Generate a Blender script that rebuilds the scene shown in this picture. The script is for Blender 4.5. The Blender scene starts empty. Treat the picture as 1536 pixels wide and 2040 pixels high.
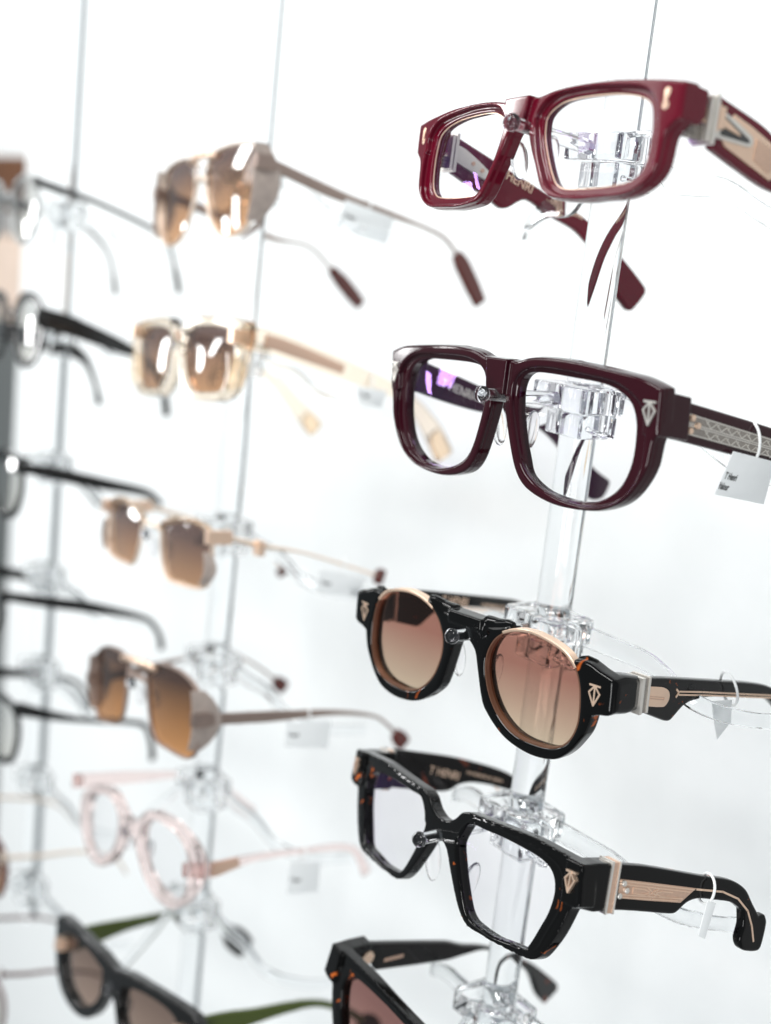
import bpy, bmesh, math
from mathutils import Vector, Matrix
from mathutils.geometry import tessellate_polygon

CAM = {'loc': [0.34177, -0.33396, 1.34974], 'R': [[0.56655, -0.227757, 0.791927], [0.817178, 0.031639, -0.575516], [0.106022, 0.973204, 0.204043]]}
POSE = {'aviator': ([-0.28196, -0.02495, 1.37299], [[0.99184, -0.11941, -0.04469], [-0.03809, 0.05698, -0.99765], [0.12168, 0.99121, 0.05196]]),
 'bronze': ([-0.23915, -0.06156, 1.10546], [[0.98391, -0.1785, 0.00758], [0.01359, 0.03249, -0.99938], [0.17814, 0.9834, 0.0344]]),
 'brow': ([-0.25333, -0.05326, 1.18313], [[0.99562, -0.09201, 0.01642], [0.02102, 0.04931, -0.99856], [0.09107, 0.99454, 0.05103]]),
 'c3a': ([-0.55042, -0.03958, 1.34814], [[0.99736, -0.06981, -0.01985], [-0.0168, 0.04399, -0.99889], [0.07061, 0.99659, 0.0427]]),
 'c3b': ([-0.53049, -0.04022, 1.26898], [[0.99736, -0.06981, -0.01985], [-0.0168, 0.04399, -0.99889], [0.07061, 0.99659, 0.0427]]),
 'c3c': ([-0.51535, -0.05572, 1.16647], [[0.99736, -0.06981, -0.01985], [-0.0168, 0.04399, -0.99889], [0.07061, 0.99659, 0.0427]]),
 'c3d': ([-0.50196, -0.06764, 1.08091], [[0.99736, -0.06981, -0.01985], [-0.0168, 0.04399, -0.99889], [0.07061, 0.99659, 0.0427]]),
 'c3e': ([-0.47933, -0.06316, 1.0057], [[0.99736, -0.06981, -0.01985], [-0.0168, 0.04399, -0.99889], [0.07061, 0.99659, 0.0427]]),
 'c3f': ([-0.46266, -0.07218, 0.91557], [[0.99736, -0.06981, -0.01985], [-0.0168, 0.04399, -0.99889], [0.07061, 0.99659, 0.0427]]),
 'c3g': ([-0.44194, -0.07597, 0.82447], [[0.99736, -0.06981, -0.01985], [-0.0168, 0.04399, -0.99889], [0.07061, 0.99659, 0.0427]]),
 'crystal': ([-0.26799, -0.03874, 1.28251], [[0.99243, -0.11821, -0.03334], [-0.02668, 0.05743, -0.99799], [0.11989, 0.99133, 0.05384]]),
 'green': ([-0.21252, -0.07894, 0.95094], [[0.95331, -0.30152, -0.01703], [0.02193, 0.12536, -0.99187], [0.30121, 0.94518, 0.12612]]),
 'hexa': ([0.03149, -0.05781, 1.04257], [[0.99593, 0.0381, 0.08166], [0.07722, 0.1062, -0.99134], [-0.04644, 0.99361, 0.10283]]),
 'maroon': ([0.00689, -0.04724, 1.29986], [[0.99901, -0.04406, 0.00609], [0.00448, -0.03652, -0.99932], [0.04425, 0.99836, -0.03629]]),
 'pink': ([-0.22358, -0.06729, 1.02845], [[0.9829, -0.17317, 0.06267], [0.07401, 0.0598, -0.99546], [0.16863, 0.98308, 0.0716]]),
 'red': ([0.01146, -0.05675, 1.39164], [[0.99437, -0.05173, -0.09252], [-0.089, 0.0667, -0.9938], [0.05758, 0.99643, 0.06173]]),
 'round': ([0.003, -0.04501, 1.20649], [[0.99202, -0.03975, 0.11962], [0.11913, -0.0143, -0.99278], [0.04117, 0.99911, -0.00945]]),
 'square': ([0.00764, -0.05202, 1.13182], [[0.9843, -0.13176, -0.11748], [-0.09527, 0.16377, -0.98189], [0.14861, 0.97766, 0.14865]])}
D = {'aviator': {'far': [[-51.1, -6.6], [-79.4, -12.7], [-103.4, -13.8], [-120.7, -25.3], [-145.0, -45.2]],
             'lens': [[7.3, 10.0], [16.2, 14.6], [35.6, 15.9], [53.6, 13.4], [59.4, 6.9], [61.5, -2.2], [60.4, -11.9], [56.6, -20.5], [49.1, -27.2], [38.6, -29.3], [26.9, -27.6], [17.9, -22.3],
                      [11.2, -13.2], [7.0, -1.4]],
             'near': [[-7.3, 4.5], [-38.1, -2.5], [-56.4, -5.8], [-84.8, -9.5], [-107.9, -13.4], [-118.3, -17.2], [-127.9, -26.7], [-144.1, -48.0]],
             'tag': [[-51.6, -3.5], [-82.1, -8.1], [-78.1, -22.6], [-47.8, -17.3]]},
 'bronze': {'far': [[-14.4, 15.7], [-69.4, 12.2], [-97.1, 5.8], [-115.3, -4.9], [-133.4, -19.0]],
            'lens': [[11.2, 14.7], [23.5, 19.4], [46.2, 18.4], [60.5, 12.2], [63.3, 4.3], [62.6, -7.0], [60.6, -18.6], [53.2, -22.9], [37.0, -21.8], [22.2, -18.8], [15.4, -6.8]],
            'near': [[-6.8, -2.2], [-45.6, -4.2], [-82.7, -5.8], [-108.9, -10.2], [-119.3, -16.8], [-130.0, -28.2]],
            'tag': [[-52.6, -4.8], [-80.2, -6.7], [-78.5, -21.5], [-51.5, -17.8]]},
 'brow': {'far': [[-27.7, 13.2], [-61.2, 4.7], [-89.6, -4.3], [-112.0, -13.8], [-126.4, -28.3]],
          'lens': [[11.8, 13.6], [33.2, 18.2], [54.4, 17.0], [59.4, 12.2], [60.2, 1.0], [59.2, -9.0], [51.1, -13.4], [23.8, -14.0], [17.1, -9.3], [12.6, 3.3]],
          'near': [[-11.0, 13.9], [-28.7, 10.1], [-56.2, 6.1], [-89.0, -2.2], [-109.8, -8.0]],
          'tag': [[-66.8, 0.2], [-97.6, -5.0], [-93.1, -15.4], [-65.6, -12.1]]},
 'c3a': {'far': [[-70.4, 4.5], [-91.7, -7.9], [-102.0, -22.1], [-108.2, -48.2]], 'near': [[-0.0, 16.9], [-20.6, 13.1], [-41.9, 9.8], [-82.9, -1.7], [-96.8, -9.4], [-104.0, -25.9], [-109.5, -44.5]]},
 'c3b': {'far': [[-61.2, -11.6], [-77.9, -19.8], [-87.3, -36.7], [-92.8, -54.1]], 'near': [[0.2, 8.8], [-22.2, 5.1], [-60.3, -5.8], [-79.4, -13.4], [-92.2, -29.9], [-97.9, -51.4]]},
 'c3c': {'far': [[-52.9, -12.5], [-77.0, -17.7], [-90.2, -31.3], [-95.8, -51.3]], 'near': [[-3.0, 13.3], [-23.5, 10.6], [-55.5, 4.8], [-92.6, -1.3], [-104.8, -9.9]]},
 'c3d': {'far': [[-65.5, -30.4], [-89.9, -35.3], [-100.7, -43.9], [-105.8, -56.3]], 'near': [[-4.3, 15.3], [-35.0, 10.4], [-63.5, 6.1], [-104.9, -3.5], [-115.5, -15.5], [-118.4, -26.6]]},
 'c3e': {'far': [[-54.9, -1.2], [-78.7, -1.9], [-91.6, -11.7], [-94.5, -24.1]], 'near': [[-2.0, 19.8], [-22.6, 14.1], [-47.3, 8.6], [-91.5, 2.0], [-99.4, -10.3], [-102.2, -25.9]]},
 'c3f': {'far': [[-59.9, -79.5], [-84.1, -82.8], [-105.3, -91.4], [-115.5, -105.9]], 'near': [[-0.1, 13.6], [-23.7, 11.1], [-55.1, 9.6], [-81.1, 0.3], [-89.5, -12.0]]},
 'c3g': {'far': [[-64.0, -67.2], [-80.3, -71.6], [-91.2, -82.5], [-98.3, -94.7]], 'near': [[1.7, 31.5], [-16.8, 28.3], [-35.6, 26.5], [-66.2, 18.0], [-81.9, 3.6]]},
 'crystal': {'far': [[-64.1, 11.6], [-90.9, -2.4], [-112.1, -20.7], [-127.9, -34.7]],
             'lens': [[6.6, -2.0], [3.9, 7.3], [7.3, 15.0], [31.8, 17.0], [55.2, 14.5], [61.1, 10.4], [62.4, 4.7], [59.1, -4.0], [54.0, -15.8], [43.2, -18.9], [21.4, -18.5], [11.7, -11.2]],
             'near': [[-25.0, 9.0], [-72.3, -1.8], [-105.2, -11.0], [-123.5, -26.0], [-135.5, -41.9]],
             'outline': [[-1.9, 15.1], [11.6, 21.1], [46.0, 20.6], [72.9, 16.9], [80.4, 14.8], [78.7, 9.2], [75.0, 0.6], [69.8, -6.6], [64.8, -16.9], [49.4, -22.2], [18.6, -21.7], [7.4, -17.4],
                         [0.3, -8.3], [-4.0, 1.0]],
             'tag': [[-72.8, -7.8], [-92.6, -8.8], [-89.7, -18.1], [-75.2, -16.0]]},
 'green': {'far': [[-14.4, 17.7], [-36.1, 21.3], [-68.6, 24.2], [-89.2, 20.3], [-103.8, 9.1], [-115.7, -1.2]],
           'lens': [[67.4, 5.4], [47.2, 15.9], [24.4, 15.5], [9.6, 5.4], [17.5, -5.9], [30.1, -13.6], [45.5, -13.6], [60.2, -5.7]],
           'near': [[-11.9, -3.1], [-52.3, -7.4], [-95.6, -7.5], [-122.3, -16.8], [-136.4, -29.4]],
           'outline': [[88.4, 14.0], [66.5, 22.9], [37.1, 25.9], [8.6, 19.9], [-12.3, 16.4], [5.7, 0.3], [13.8, -8.6], [31.2, -18.1], [53.1, -17.9], [74.1, -8.9]]},
 'hexa': {'temple': [[-18.2, 20.6], [-69.3, 11.3], [-81.7, 7.3], [-95.8, 4.0], [-113.1, -2.3], [-123.6, -7.6], [-136.7, -14.3], [-157.6, -28.5], [-159.1, -32.4], [-151.4, -38.5], [-144.1, -32.4],
                     [-132.4, -17.5], [-114.2, -5.7], [-96.4, 2.1], [-83.2, 2.5], [-70.7, 2.0], [-27.8, 6.2]],
          'text': [[-29.8, 14.1], [-40.5, 11.9]]},
 'maroon': {'block': [[-5.3, 16.6], [6.3, 16.8], [5.0, 4.3], [-4.3, 7.0]],
            'emblem': [[67.8, 6.1], [67.8, 9.1], [67.0, 2.5]],
            'hole_in': [[8.7, 4.2], [9.0, 7.7], [10.5, 10.8], [13.4, 12.6], [19.5, 13.2], [28.4, 13.1], [36.8, 12.8], [44.9, 12.4], [50.2, 11.5], [54.5, 9.9], [57.4, 8.0], [59.0, 5.8], [60.2, 2.4],
                        [60.6, -1.6], [60.4, -7.6], [59.4, -12.4], [57.4, -17.0], [54.3, -20.8], [49.9, -23.6], [45.3, -25.3], [38.3, -26.2], [32.0, -26.0], [25.4, -25.2], [19.7, -23.1],
                        [16.0, -20.6], [14.2, -16.5], [11.8, -10.3], [9.6, -2.2]],
            'hole_out': [[9.1, 11.2], [7.7, 6.8], [8.0, 1.1], [10.5, -8.1], [13.3, -15.6], [16.9, -20.3], [23.5, -24.0], [33.8, -26.6], [45.0, -26.9], [52.7, -25.1], [58.0, -22.4], [62.5, -17.6],
                         [64.8, -12.0], [65.5, -5.9], [65.4, 1.6], [63.7, 6.8], [60.4, 10.0], [56.2, 12.3], [51.1, 13.8], [40.5, 14.7], [29.3, 15.3], [20.5, 15.3], [13.3, 14.0]],
            'loop': [[-51.6, 1.0], [-52.8, -10.4]],
            'outline': [[8.9, 16.6], [13.5, 18.0], [18.9, 18.8], [28.9, 19.0], [40.1, 18.4], [50.7, 17.5], [60.7, 16.5], [64.6, 15.7], [68.0, 14.7], [70.9, 13.7], [70.8, 9.6], [70.8, 3.8],
                        [70.2, -0.4], [69.3, -2.6], [68.8, -5.8], [68.0, -10.7], [65.7, -15.8], [61.9, -21.1], [57.3, -24.7], [50.4, -27.6], [42.4, -28.8], [32.9, -29.1], [25.1, -28.1], [18.1, -26.0],
                        [14.1, -23.4], [11.1, -19.5], [8.7, -14.1], [6.5, -7.8], [4.9, -2.7], [4.0, 0.7]],
            'plate': [[-13.9, 7.5], [-67.5, -5.2], [-68.6, -11.4], [-12.6, 0.3]],
            'rimbr': [[4.2, 2.4], [8.6, 16.5], [-7.9, 16.6], [-7.0, 4.7]],
            'rivets': [[-20.3, 4.5], [-23.0, 1.9], [-19.7, 0.4]],
            'tag': [[-40.1, -6.7], [-62.0, -11.2], [-58.4, -25.5], [-32.9, -20.5]],
            'tagtext': [[-34.5, -14.8], [-40.1, -16.1], [-33.4, -17.7], [-38.3, -19.0]],
            'temple': [[-11.5, 11.0], [-15.3, 10.2], [-44.5, 0.1], [-61.5, -6.7], [-74.4, -12.1], [-90.1, -20.9], [-104.8, -31.0], [-114.3, -38.5], [-122.8, -43.6], [-123.2, -45.0], [-121.5, -49.1],
                       [-118.7, -51.9], [-112.7, -51.8], [-103.1, -43.4], [-90.7, -23.8], [-76.7, -17.8], [-60.7, -13.5], [-44.1, -10.6], [-26.6, -6.1], [-9.8, -0.8]],
            'temple_near': [[-13.7, 10.5], [-60.2, 0.1], [-42.5, -8.2], [-13.6, -2.1]],
            'text': [[-23.5, 1.3], [-35.1, -1.7], [-54.7, -8.3], [-60.4, -9.9]]},
 'pink': {'far': [[4.8, 20.2], [-36.4, 17.9], [-77.3, 14.8], [-95.7, 5.0], [-119.0, -13.6]],
          'lens': [[13.9, 11.5], [24.5, 18.0], [43.0, 16.1], [53.1, 9.8], [56.5, -0.6], [53.0, -12.8], [43.8, -17.9], [32.3, -16.1], [19.7, -9.2], [13.7, 0.9]],
          'near': [[-16.0, -0.6], [-38.5, 1.6], [-70.3, 0.7], [-104.4, -3.0], [-116.1, -18.8]],
          'tag': [[-62.3, -0.8], [-82.2, -3.8], [-81.6, -20.0], [-61.1, -17.9]]},
 'red': {'block': [[-5.0, 9.9], [8.9, 9.3], [5.6, 0.9], [-3.5, 4.1]],
         'emblem': [[66.2, 4.8], [65.9, 7.8], [65.9, 1.9]],
         'hinge_near': [[-14.0, 6.5], [-21.5, 9.3], [-20.1, -3.8], [-14.0, -5.5], [-12.4, 1.0], [-13.2, 4.9], [-13.2, 11.2], [-12.4, -2.0]],
         'hole_in': [[10.7, 1.1], [10.9, 4.2], [13.6, 6.7], [18.8, 8.6], [25.8, 9.2], [33.9, 9.2], [42.7, 8.8], [50.7, 7.6], [55.2, 6.2], [58.0, 4.1], [59.1, 1.1], [59.8, -3.2], [59.8, -7.9],
                     [59.1, -12.5], [57.3, -15.7], [53.5, -17.9], [46.0, -18.9], [37.9, -19.3], [29.3, -19.3], [24.4, -18.9], [20.4, -17.3], [17.3, -13.6], [14.8, -9.5], [12.3, -4.6], [11.1, -1.4]],
         'hole_out': [[8.5, 3.1], [9.5, 5.8], [12.7, 8.8], [18.3, 10.6], [25.4, 11.1], [31.8, 11.2], [39.6, 10.8], [50.2, 9.9], [55.9, 8.9], [59.4, 7.1], [61.5, 5.0], [62.6, 2.5], [63.4, -1.5],
                      [64.0, -6.8], [64.0, -11.4], [63.3, -14.9], [61.0, -18.1], [57.5, -20.0], [51.7, -21.1], [43.9, -21.4], [35.6, -21.6], [26.8, -21.2], [21.5, -19.7], [17.7, -16.8], [14.8, -12.4],
                      [12.0, -7.5], [9.8, -1.8]],
         'outline': [[9.4, 10.5], [16.2, 11.6], [25.1, 12.2], [33.8, 12.3], [44.6, 12.1], [54.9, 11.3], [64.7, 10.3], [71.0, 9.3], [71.2, 5.0], [71.0, 1.9], [70.8, -1.1], [69.1, -2.5], [67.4, -4.2],
                     [66.6, -6.9], [66.3, -10.4], [65.8, -13.6], [64.3, -16.4], [61.2, -19.0], [56.8, -21.2], [51.9, -22.2], [41.4, -22.7], [34.8, -22.9], [27.1, -22.4], [20.7, -21.5], [17.4, -19.6],
                     [15.0, -16.7], [11.9, -11.4], [8.8, -6.5], [7.0, -3.1], [6.1, -1.0]],
         'rimbr': [[6.5, -1.1], [9.1, 10.2], [-9.2, 10.8], [-5.2, -0.6]],
         'temple': [[-13.9, 8.6], [-20.4, 7.0], [-47.5, -1.1], [-77.4, -9.6], [-91.2, -15.1], [-105.6, -23.5], [-122.0, -34.8], [-122.0, -38.0], [-117.0, -45.2], [-114.2, -45.2], [-105.7, -40.2],
                    [-96.7, -29.6], [-88.2, -20.6], [-81.2, -15.7], [-68.5, -12.8], [-54.5, -9.6], [-45.1, -14.8], [-42.7, -15.2], [-36.1, -11.9], [-29.9, -10.3], [-16.2, -5.6]],
         'temple_near': [[-21.7, 7.8], [-36.7, 4.6], [-41.8, 3.2], [-45.8, -13.5], [-32.5, -10.1], [-16.4, -5.2]],
         'text': [[-38.0, -2.5], [-54.0, -6.8], [-63.2, -9.3], [-75.2, -11.6]]},
 'round': {'bridgetop': [[-9.4, 13.2], [-6.9, 15.1], [2.2, 15.7], [7.3, 15.8], [12.9, 14.8], [21.1, 16.2], [8.3, 12.0], [-9.2, 11.8]],
           'emblem': [[58.3, 2.2], [58.4, 5.3], [58.2, -1.4]],
           'endp': [[49.9, 11.2], [52.1, 12.2], [56.1, 12.6], [59.2, 11.7], [62.7, 10.9], [65.7, 10.0], [67.9, -2.5], [64.5, -4.0], [61.1, -4.7], [58.3, -5.8], [57.7, -9.1], [56.6, -12.6],
                    [54.0, -17.0], [50.9, -21.2], [46.6, -24.9], [41.4, -26.6], [34.8, -27.1], [27.2, -26.0], [21.1, -23.7], [15.1, -19.4], [10.8, -14.5], [6.8, -1.7], [5.3, 3.1], [2.7, 5.8],
                    [-0.1, 7.5]],
           'horn': [[21.4, 16.1], [19.6, 14.0]],
           'lens': [[18.3, 13.4], [15.1, 10.5], [12.8, 6.8], [11.6, 3.2], [11.4, -1.1], [12.5, -6.1], [14.9, -11.6], [18.9, -16.6], [24.1, -20.2], [30.1, -22.1], [36.9, -22.3], [42.9, -21.7],
                    [48.0, -19.4], [51.2, -15.9], [53.2, -10.8], [53.6, -5.7], [53.1, 0.9], [52.0, 5.5], [50.3, 9.1], [48.8, 10.7], [46.2, 12.9], [41.8, 14.7], [36.2, 16.0], [31.2, 16.5],
                    [25.6, 16.0], [21.1, 14.7]],
           'line': [[-39.4, -0.6], [-55.3, -3.3], [-104.6, -13.3]],
           'loop': [[-70.1, -0.5], [-76.9, -10.4]],
           'plate': [[-15.0, 3.6], [-31.7, 1.1], [-33.8, -0.7], [-33.5, -4.0], [-31.3, -4.9], [-16.0, -2.3]],
           'tag': [[-57.8, -6.6], [-71.8, -8.5], [-71.6, -18.2], [-65.0, -22.8]],
           'temple': [[-32.3, 6.3], [-38.3, 5.2], [-61.5, 1.2], [-94.8, -5.0], [-102.5, -6.9], [-114.8, -12.5], [-127.1, -22.7], [-143.0, -37.5], [-144.0, -44.0], [-139.9, -46.5], [-136.9, -44.2],
                      [-120.4, -26.7], [-108.2, -15.3], [-99.8, -12.1], [-91.0, -9.8], [-70.2, -5.8], [-59.0, -4.5], [-48.4, -5.4], [-39.3, -10.1], [-23.2, -3.3]],
           'temple_near': [[-18.5, 7.4], [-32.4, 5.2], [-64.3, -0.8], [-101.9, -8.0], [-103.5, -14.6], [-69.0, -8.0], [-55.9, -6.2], [-43.7, -7.3], [-37.5, -11.2], [-16.9, -3.9]],
           'text': [[-51.2, -0.3], [-65.1, -3.1], [-75.5, -4.4], [-100.5, -9.8]]},
 'square': {'emblem': [[73.6, 13.4], [73.5, 16.3], [73.3, 9.8]],
            'hole_in': [[16.6, 15.1], [26.0, 15.6], [36.7, 16.1], [50.2, 15.7], [56.7, 15.0], [60.7, 13.7], [63.3, 11.6], [64.6, 8.6], [64.8, 4.9], [63.5, -0.9], [61.1, -6.3], [58.7, -11.5],
                        [56.7, -15.0], [55.1, -16.2], [48.5, -16.9], [39.2, -18.0], [30.5, -17.6], [25.4, -16.8], [21.6, -14.0], [16.6, -6.0], [12.7, 2.0], [11.3, 6.2], [12.8, 10.0]],
            'hole_out': [[18.8, 17.4], [12.5, 11.3], [12.2, 5.6], [17.4, -5.7], [22.7, -13.1], [26.7, -16.6], [35.7, -17.1], [49.9, -16.2], [58.7, -15.7], [62.0, -13.7], [64.0, -9.5], [66.4, -4.2],
                         [68.7, 0.8], [70.0, 6.8], [69.5, 10.3], [68.0, 13.6], [65.2, 16.1], [60.7, 17.4], [54.4, 18.1], [41.1, 18.7], [30.6, 18.6], [21.7, 18.0]],
            'line': [[-58.3, 10.8], [-71.1, 9.6], [-79.2, 6.8], [-85.1, 3.1], [-89.1, -3.4]],
            'loop': [[-64.0, 15.4], [-63.5, 6.9]],
            'outline': [[5.3, 13.1], [8.2, 14.7], [11.5, 17.8], [15.2, 19.1], [19.0, 19.5], [26.5, 19.9], [37.2, 20.5], [47.2, 21.1], [53.6, 21.1], [63.0, 20.6], [71.8, 20.1], [76.9, 19.9],
                        [78.6, 6.3], [75.7, 5.4], [73.9, 4.6], [72.8, 3.2], [71.4, -0.7], [69.2, -6.1], [66.3, -11.4], [63.6, -15.4], [61.6, -17.3], [58.8, -18.5], [53.9, -19.0], [44.0, -19.5],
                        [33.5, -19.6], [25.2, -19.5], [20.8, -17.5], [16.3, -13.1], [9.5, -3.7], [4.8, 3.2], [3.0, 3.6]],
            'plate': [[-18.7, 15.0], [-58.2, 11.2], [-50.1, 6.2], [-19.4, 8.8]],
            'rivets': [[-22.2, 14.1], [-23.6, 11.6], [-20.5, 9.8]],
            'tag': [[-61.8, 8.0], [-66.1, 7.0], [-63.6, -5.5], [-60.0, -4.3]],
            'temple': [[-20.3, 21.0], [-53.1, 18.8], [-88.1, 12.1], [-89.7, 4.2], [-67.7, 7.3], [-61.0, 6.2], [-55.5, 3.2], [-48.8, 2.7]],
            'temple_near': [[-18.7, 20.0], [-34.4, 19.1], [-61.2, 15.1], [-75.1, 14.1], [-82.8, 10.9], [-87.5, 5.8], [-91.9, 1.1], [-94.7, 2.5], [-96.4, -1.5], [-94.9, -10.7], [-90.6, -11.1],
                            [-84.8, -9.8], [-83.4, -7.2], [-84.3, -2.3], [-83.0, 3.1], [-76.9, 6.0], [-68.5, 7.0], [-60.2, 7.6], [-55.3, 6.3], [-50.9, 2.5], [-31.5, 3.8], [-17.9, 4.6]],
            'text': [[-42.8, 12.8], [-55.4, 10.3]]}}

# ---------------------------------------------------------------- camera, world, lamps, exposure
SC = bpy.context.scene
COL = SC.collection
cam_d = bpy.data.cameras.new('camera')
cam = bpy.data.objects.new('camera', cam_d)
COL.objects.link(cam)
R = CAM['R']
cam.matrix_world = Matrix([[R[0][0], R[0][1], R[0][2], CAM['loc'][0]], [R[1][0], R[1][1], R[1][2], CAM['loc'][1]],
                           [R[2][0], R[2][1], R[2][2], CAM['loc'][2]], [0, 0, 0, 1]])
cam_d.sensor_fit = 'VERTICAL'
cam_d.sensor_height = 40.8
cam_d.lens = 50.0
cam_d.clip_start = 0.02
cam_d.clip_end = 60
cam_d.dof.use_dof = True
cam_d.dof.focus_distance = 0.44
cam_d.dof.aperture_fstop = 6.2
SC.camera = cam

world = bpy.data.worlds.new('World')
SC.world = world
world.use_nodes = True
bg = world.node_tree.nodes['Background']
bg.inputs[0].default_value = (0.86, 0.95, 1.0, 1)
bg.inputs[1].default_value = 0.26

def area(name, loc, target, sx, sy, power, col=(1, 1, 1)):
    l = bpy.data.lights.new(name, 'AREA')
    l.shape = 'RECTANGLE'; l.size = sx; l.size_y = sy; l.energy = power; l.color = col
    o = bpy.data.objects.new(name, l)
    COL.objects.link(o)
    o.location = loc
    o.rotation_euler = (Vector(target) - Vector(loc)).to_track_quat('-Z', 'Y').to_euler()
    return o
area('ceiling_lamp', (0.1, -1.9, 3.0), (-0.3, 0.1, 1.0), 2.0, 0.35, 53, (1, 0.99, 0.97))
area('ceiling_lamp', (-1.4, -1.2, 2.7), (-0.7, 0.2, 1.0), 0.9, 0.3, 10, (1, 0.99, 0.97))
area('shelf_lamp', (-0.3, -0.12, 2.1), (-0.3, 0.15, 1.2), 2.2, 0.10, 0.5, (0.97, 0.99, 1))
area('unseen_lamp', (1.3, -1.9, 0.7), (-0.2, 0.2, 0.7), 0.7, 0.9, 20, (1, 1, 1))  # added low fill light that brightens the lower wall, no real window

area('spot_lamp', (-1.5, -1.35, 1.95), (-0.2, 0, 1.25), 0.55, 0.7, 2.6, (1, 0.99, 0.97))
area('spot_lamp', (-1.95, -1.0, 1.9), (-0.2, 0, 1.25), 0.16, 0.30, 4, (1, 0.99, 0.97))
area('unseen_lamp', (-1.72, -0.77, 1.20), (-0.03, -0.04, 1.3), 0.12, 0.22, 1.7, (1, 1, 1))
area('unseen_lamp', (-1.60, -0.98, 1.36), (-0.2, -0.04, 1.3), 0.12, 0.24, 1.7, (1, 1, 1))

SC.view_settings.view_transform = 'Standard'
SC.view_settings.look = 'None'
SC.view_settings.exposure = 0.3
SC.view_settings.gamma = 1
try:
    SC.cycles.max_bounces = 24
    SC.cycles.transmission_bounces = 20
    SC.cycles.transparent_max_bounces = 24
    SC.cycles.glossy_bounces = 6
    SC.cycles.sample_clamp_indirect = 6
    SC.cycles.use_denoising = True
except Exception:
    pass

# ---------------------------------------------------------------- materials
def new_mat(name):
    m = bpy.data.materials.new(name)
    m.use_nodes = True
    nt = m.node_tree
    return m, nt, nt.nodes, nt.links, nt.nodes['Principled BSDF']

def P(name, col, rough=0.3, metal=0, trans=0, ior=1.5, coat=0, noise=0.0, bump=0.0, scale=300, spec=0.5, alpha=1):
    m, nt, N, L, b = new_mat(name)
    b.inputs['Base Color'].default_value = (*col, 1)
    b.inputs['Roughness'].default_value = rough
    b.inputs['Metallic'].default_value = metal
    b.inputs['Transmission Weight'].default_value = trans
    b.inputs['IOR'].default_value = ior
    b.inputs['Coat Weight'].default_value = coat
    b.inputs['Specular IOR Level'].default_value = spec
    tc = N.new('ShaderNodeTexCoord')
    nz = N.new('ShaderNodeTexNoise'); nz.inputs['Scale'].default_value = scale; nz.inputs['Detail'].default_value = 4
    L.new(tc.outputs['Object'], nz.inputs['Vector'])
    if noise:
        mx = N.new('ShaderNodeMix'); mx.data_type = 'RGBA'
        mx.inputs['A'].default_value = (*[c * (1 - noise) for c in col], 1)
        mx.inputs['B'].default_value = (*[min(1, c * (1 + noise)) for c in col], 1)
        L.new(nz.outputs['Fac'], mx.inputs['Factor']); L.new(mx.outputs['Result'], b.inputs['Base Color'])
    if bump:
        bp = N.new('ShaderNodeBump'); bp.inputs['Strength'].default_value = bump; bp.inputs['Distance'].default_value = 0.0004
        L.new(nz.outputs['Fac'], bp.inputs['Height']); L.new(bp.outputs['Normal'], b.inputs['Normal'])
    # faint smudges in the gloss
    n2 = N.new('ShaderNodeTexNoise'); n2.inputs['Scale'].default_value = 90
    L.new(tc.outputs['Object'], n2.inputs['Vector'])
    mr = N.new('ShaderNodeMapRange'); mr.inputs['From Min'].default_value = 0.35; mr.inputs['From Max'].default_value = 0.75
    mr.inputs['To Min'].default_value = rough; mr.inputs['To Max'].default_value = rough * 1.5 + (0.03 if rough > 0.02 else 0)
    L.new(n2.outputs['Fac'], mr.inputs['Value']); L.new(mr.outputs['Result'], b.inputs['Roughness'])
    return m

def tortoise(name, base, fleck, thresh=0.70, scale=95):
    m, nt, N, L, b = new_mat(name)
    tc = N.new('ShaderNodeTexCoord')
    n1 = N.new('ShaderNodeTexNoise'); n1.inputs['Scale'].default_value = scale; n1.inputs['Detail'].default_value = 3
    n1.inputs['Distortion'].default_value = 0.6
    L.new(tc.outputs['Object'], n1.inputs['Vector'])
    r = N.new('ShaderNodeValToRGB')
    r.color_ramp.elements[0].position = thresh - 0.03; r.color_ramp.elements[0].color = (*base, 1)
    r.color_ramp.elements[1].position = thresh + 0.03; r.color_ramp.elements[1].color = (*fleck, 1)
    L.new(n1.outputs['Fac'], r.inputs['Fac'])
    L.new(r.outputs['Color'], b.inputs['Base Color'])
    b.inputs['Roughness'].default_value = 0.07
    b.inputs['Specular IOR Level'].default_value = 0.28
    return m

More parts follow.
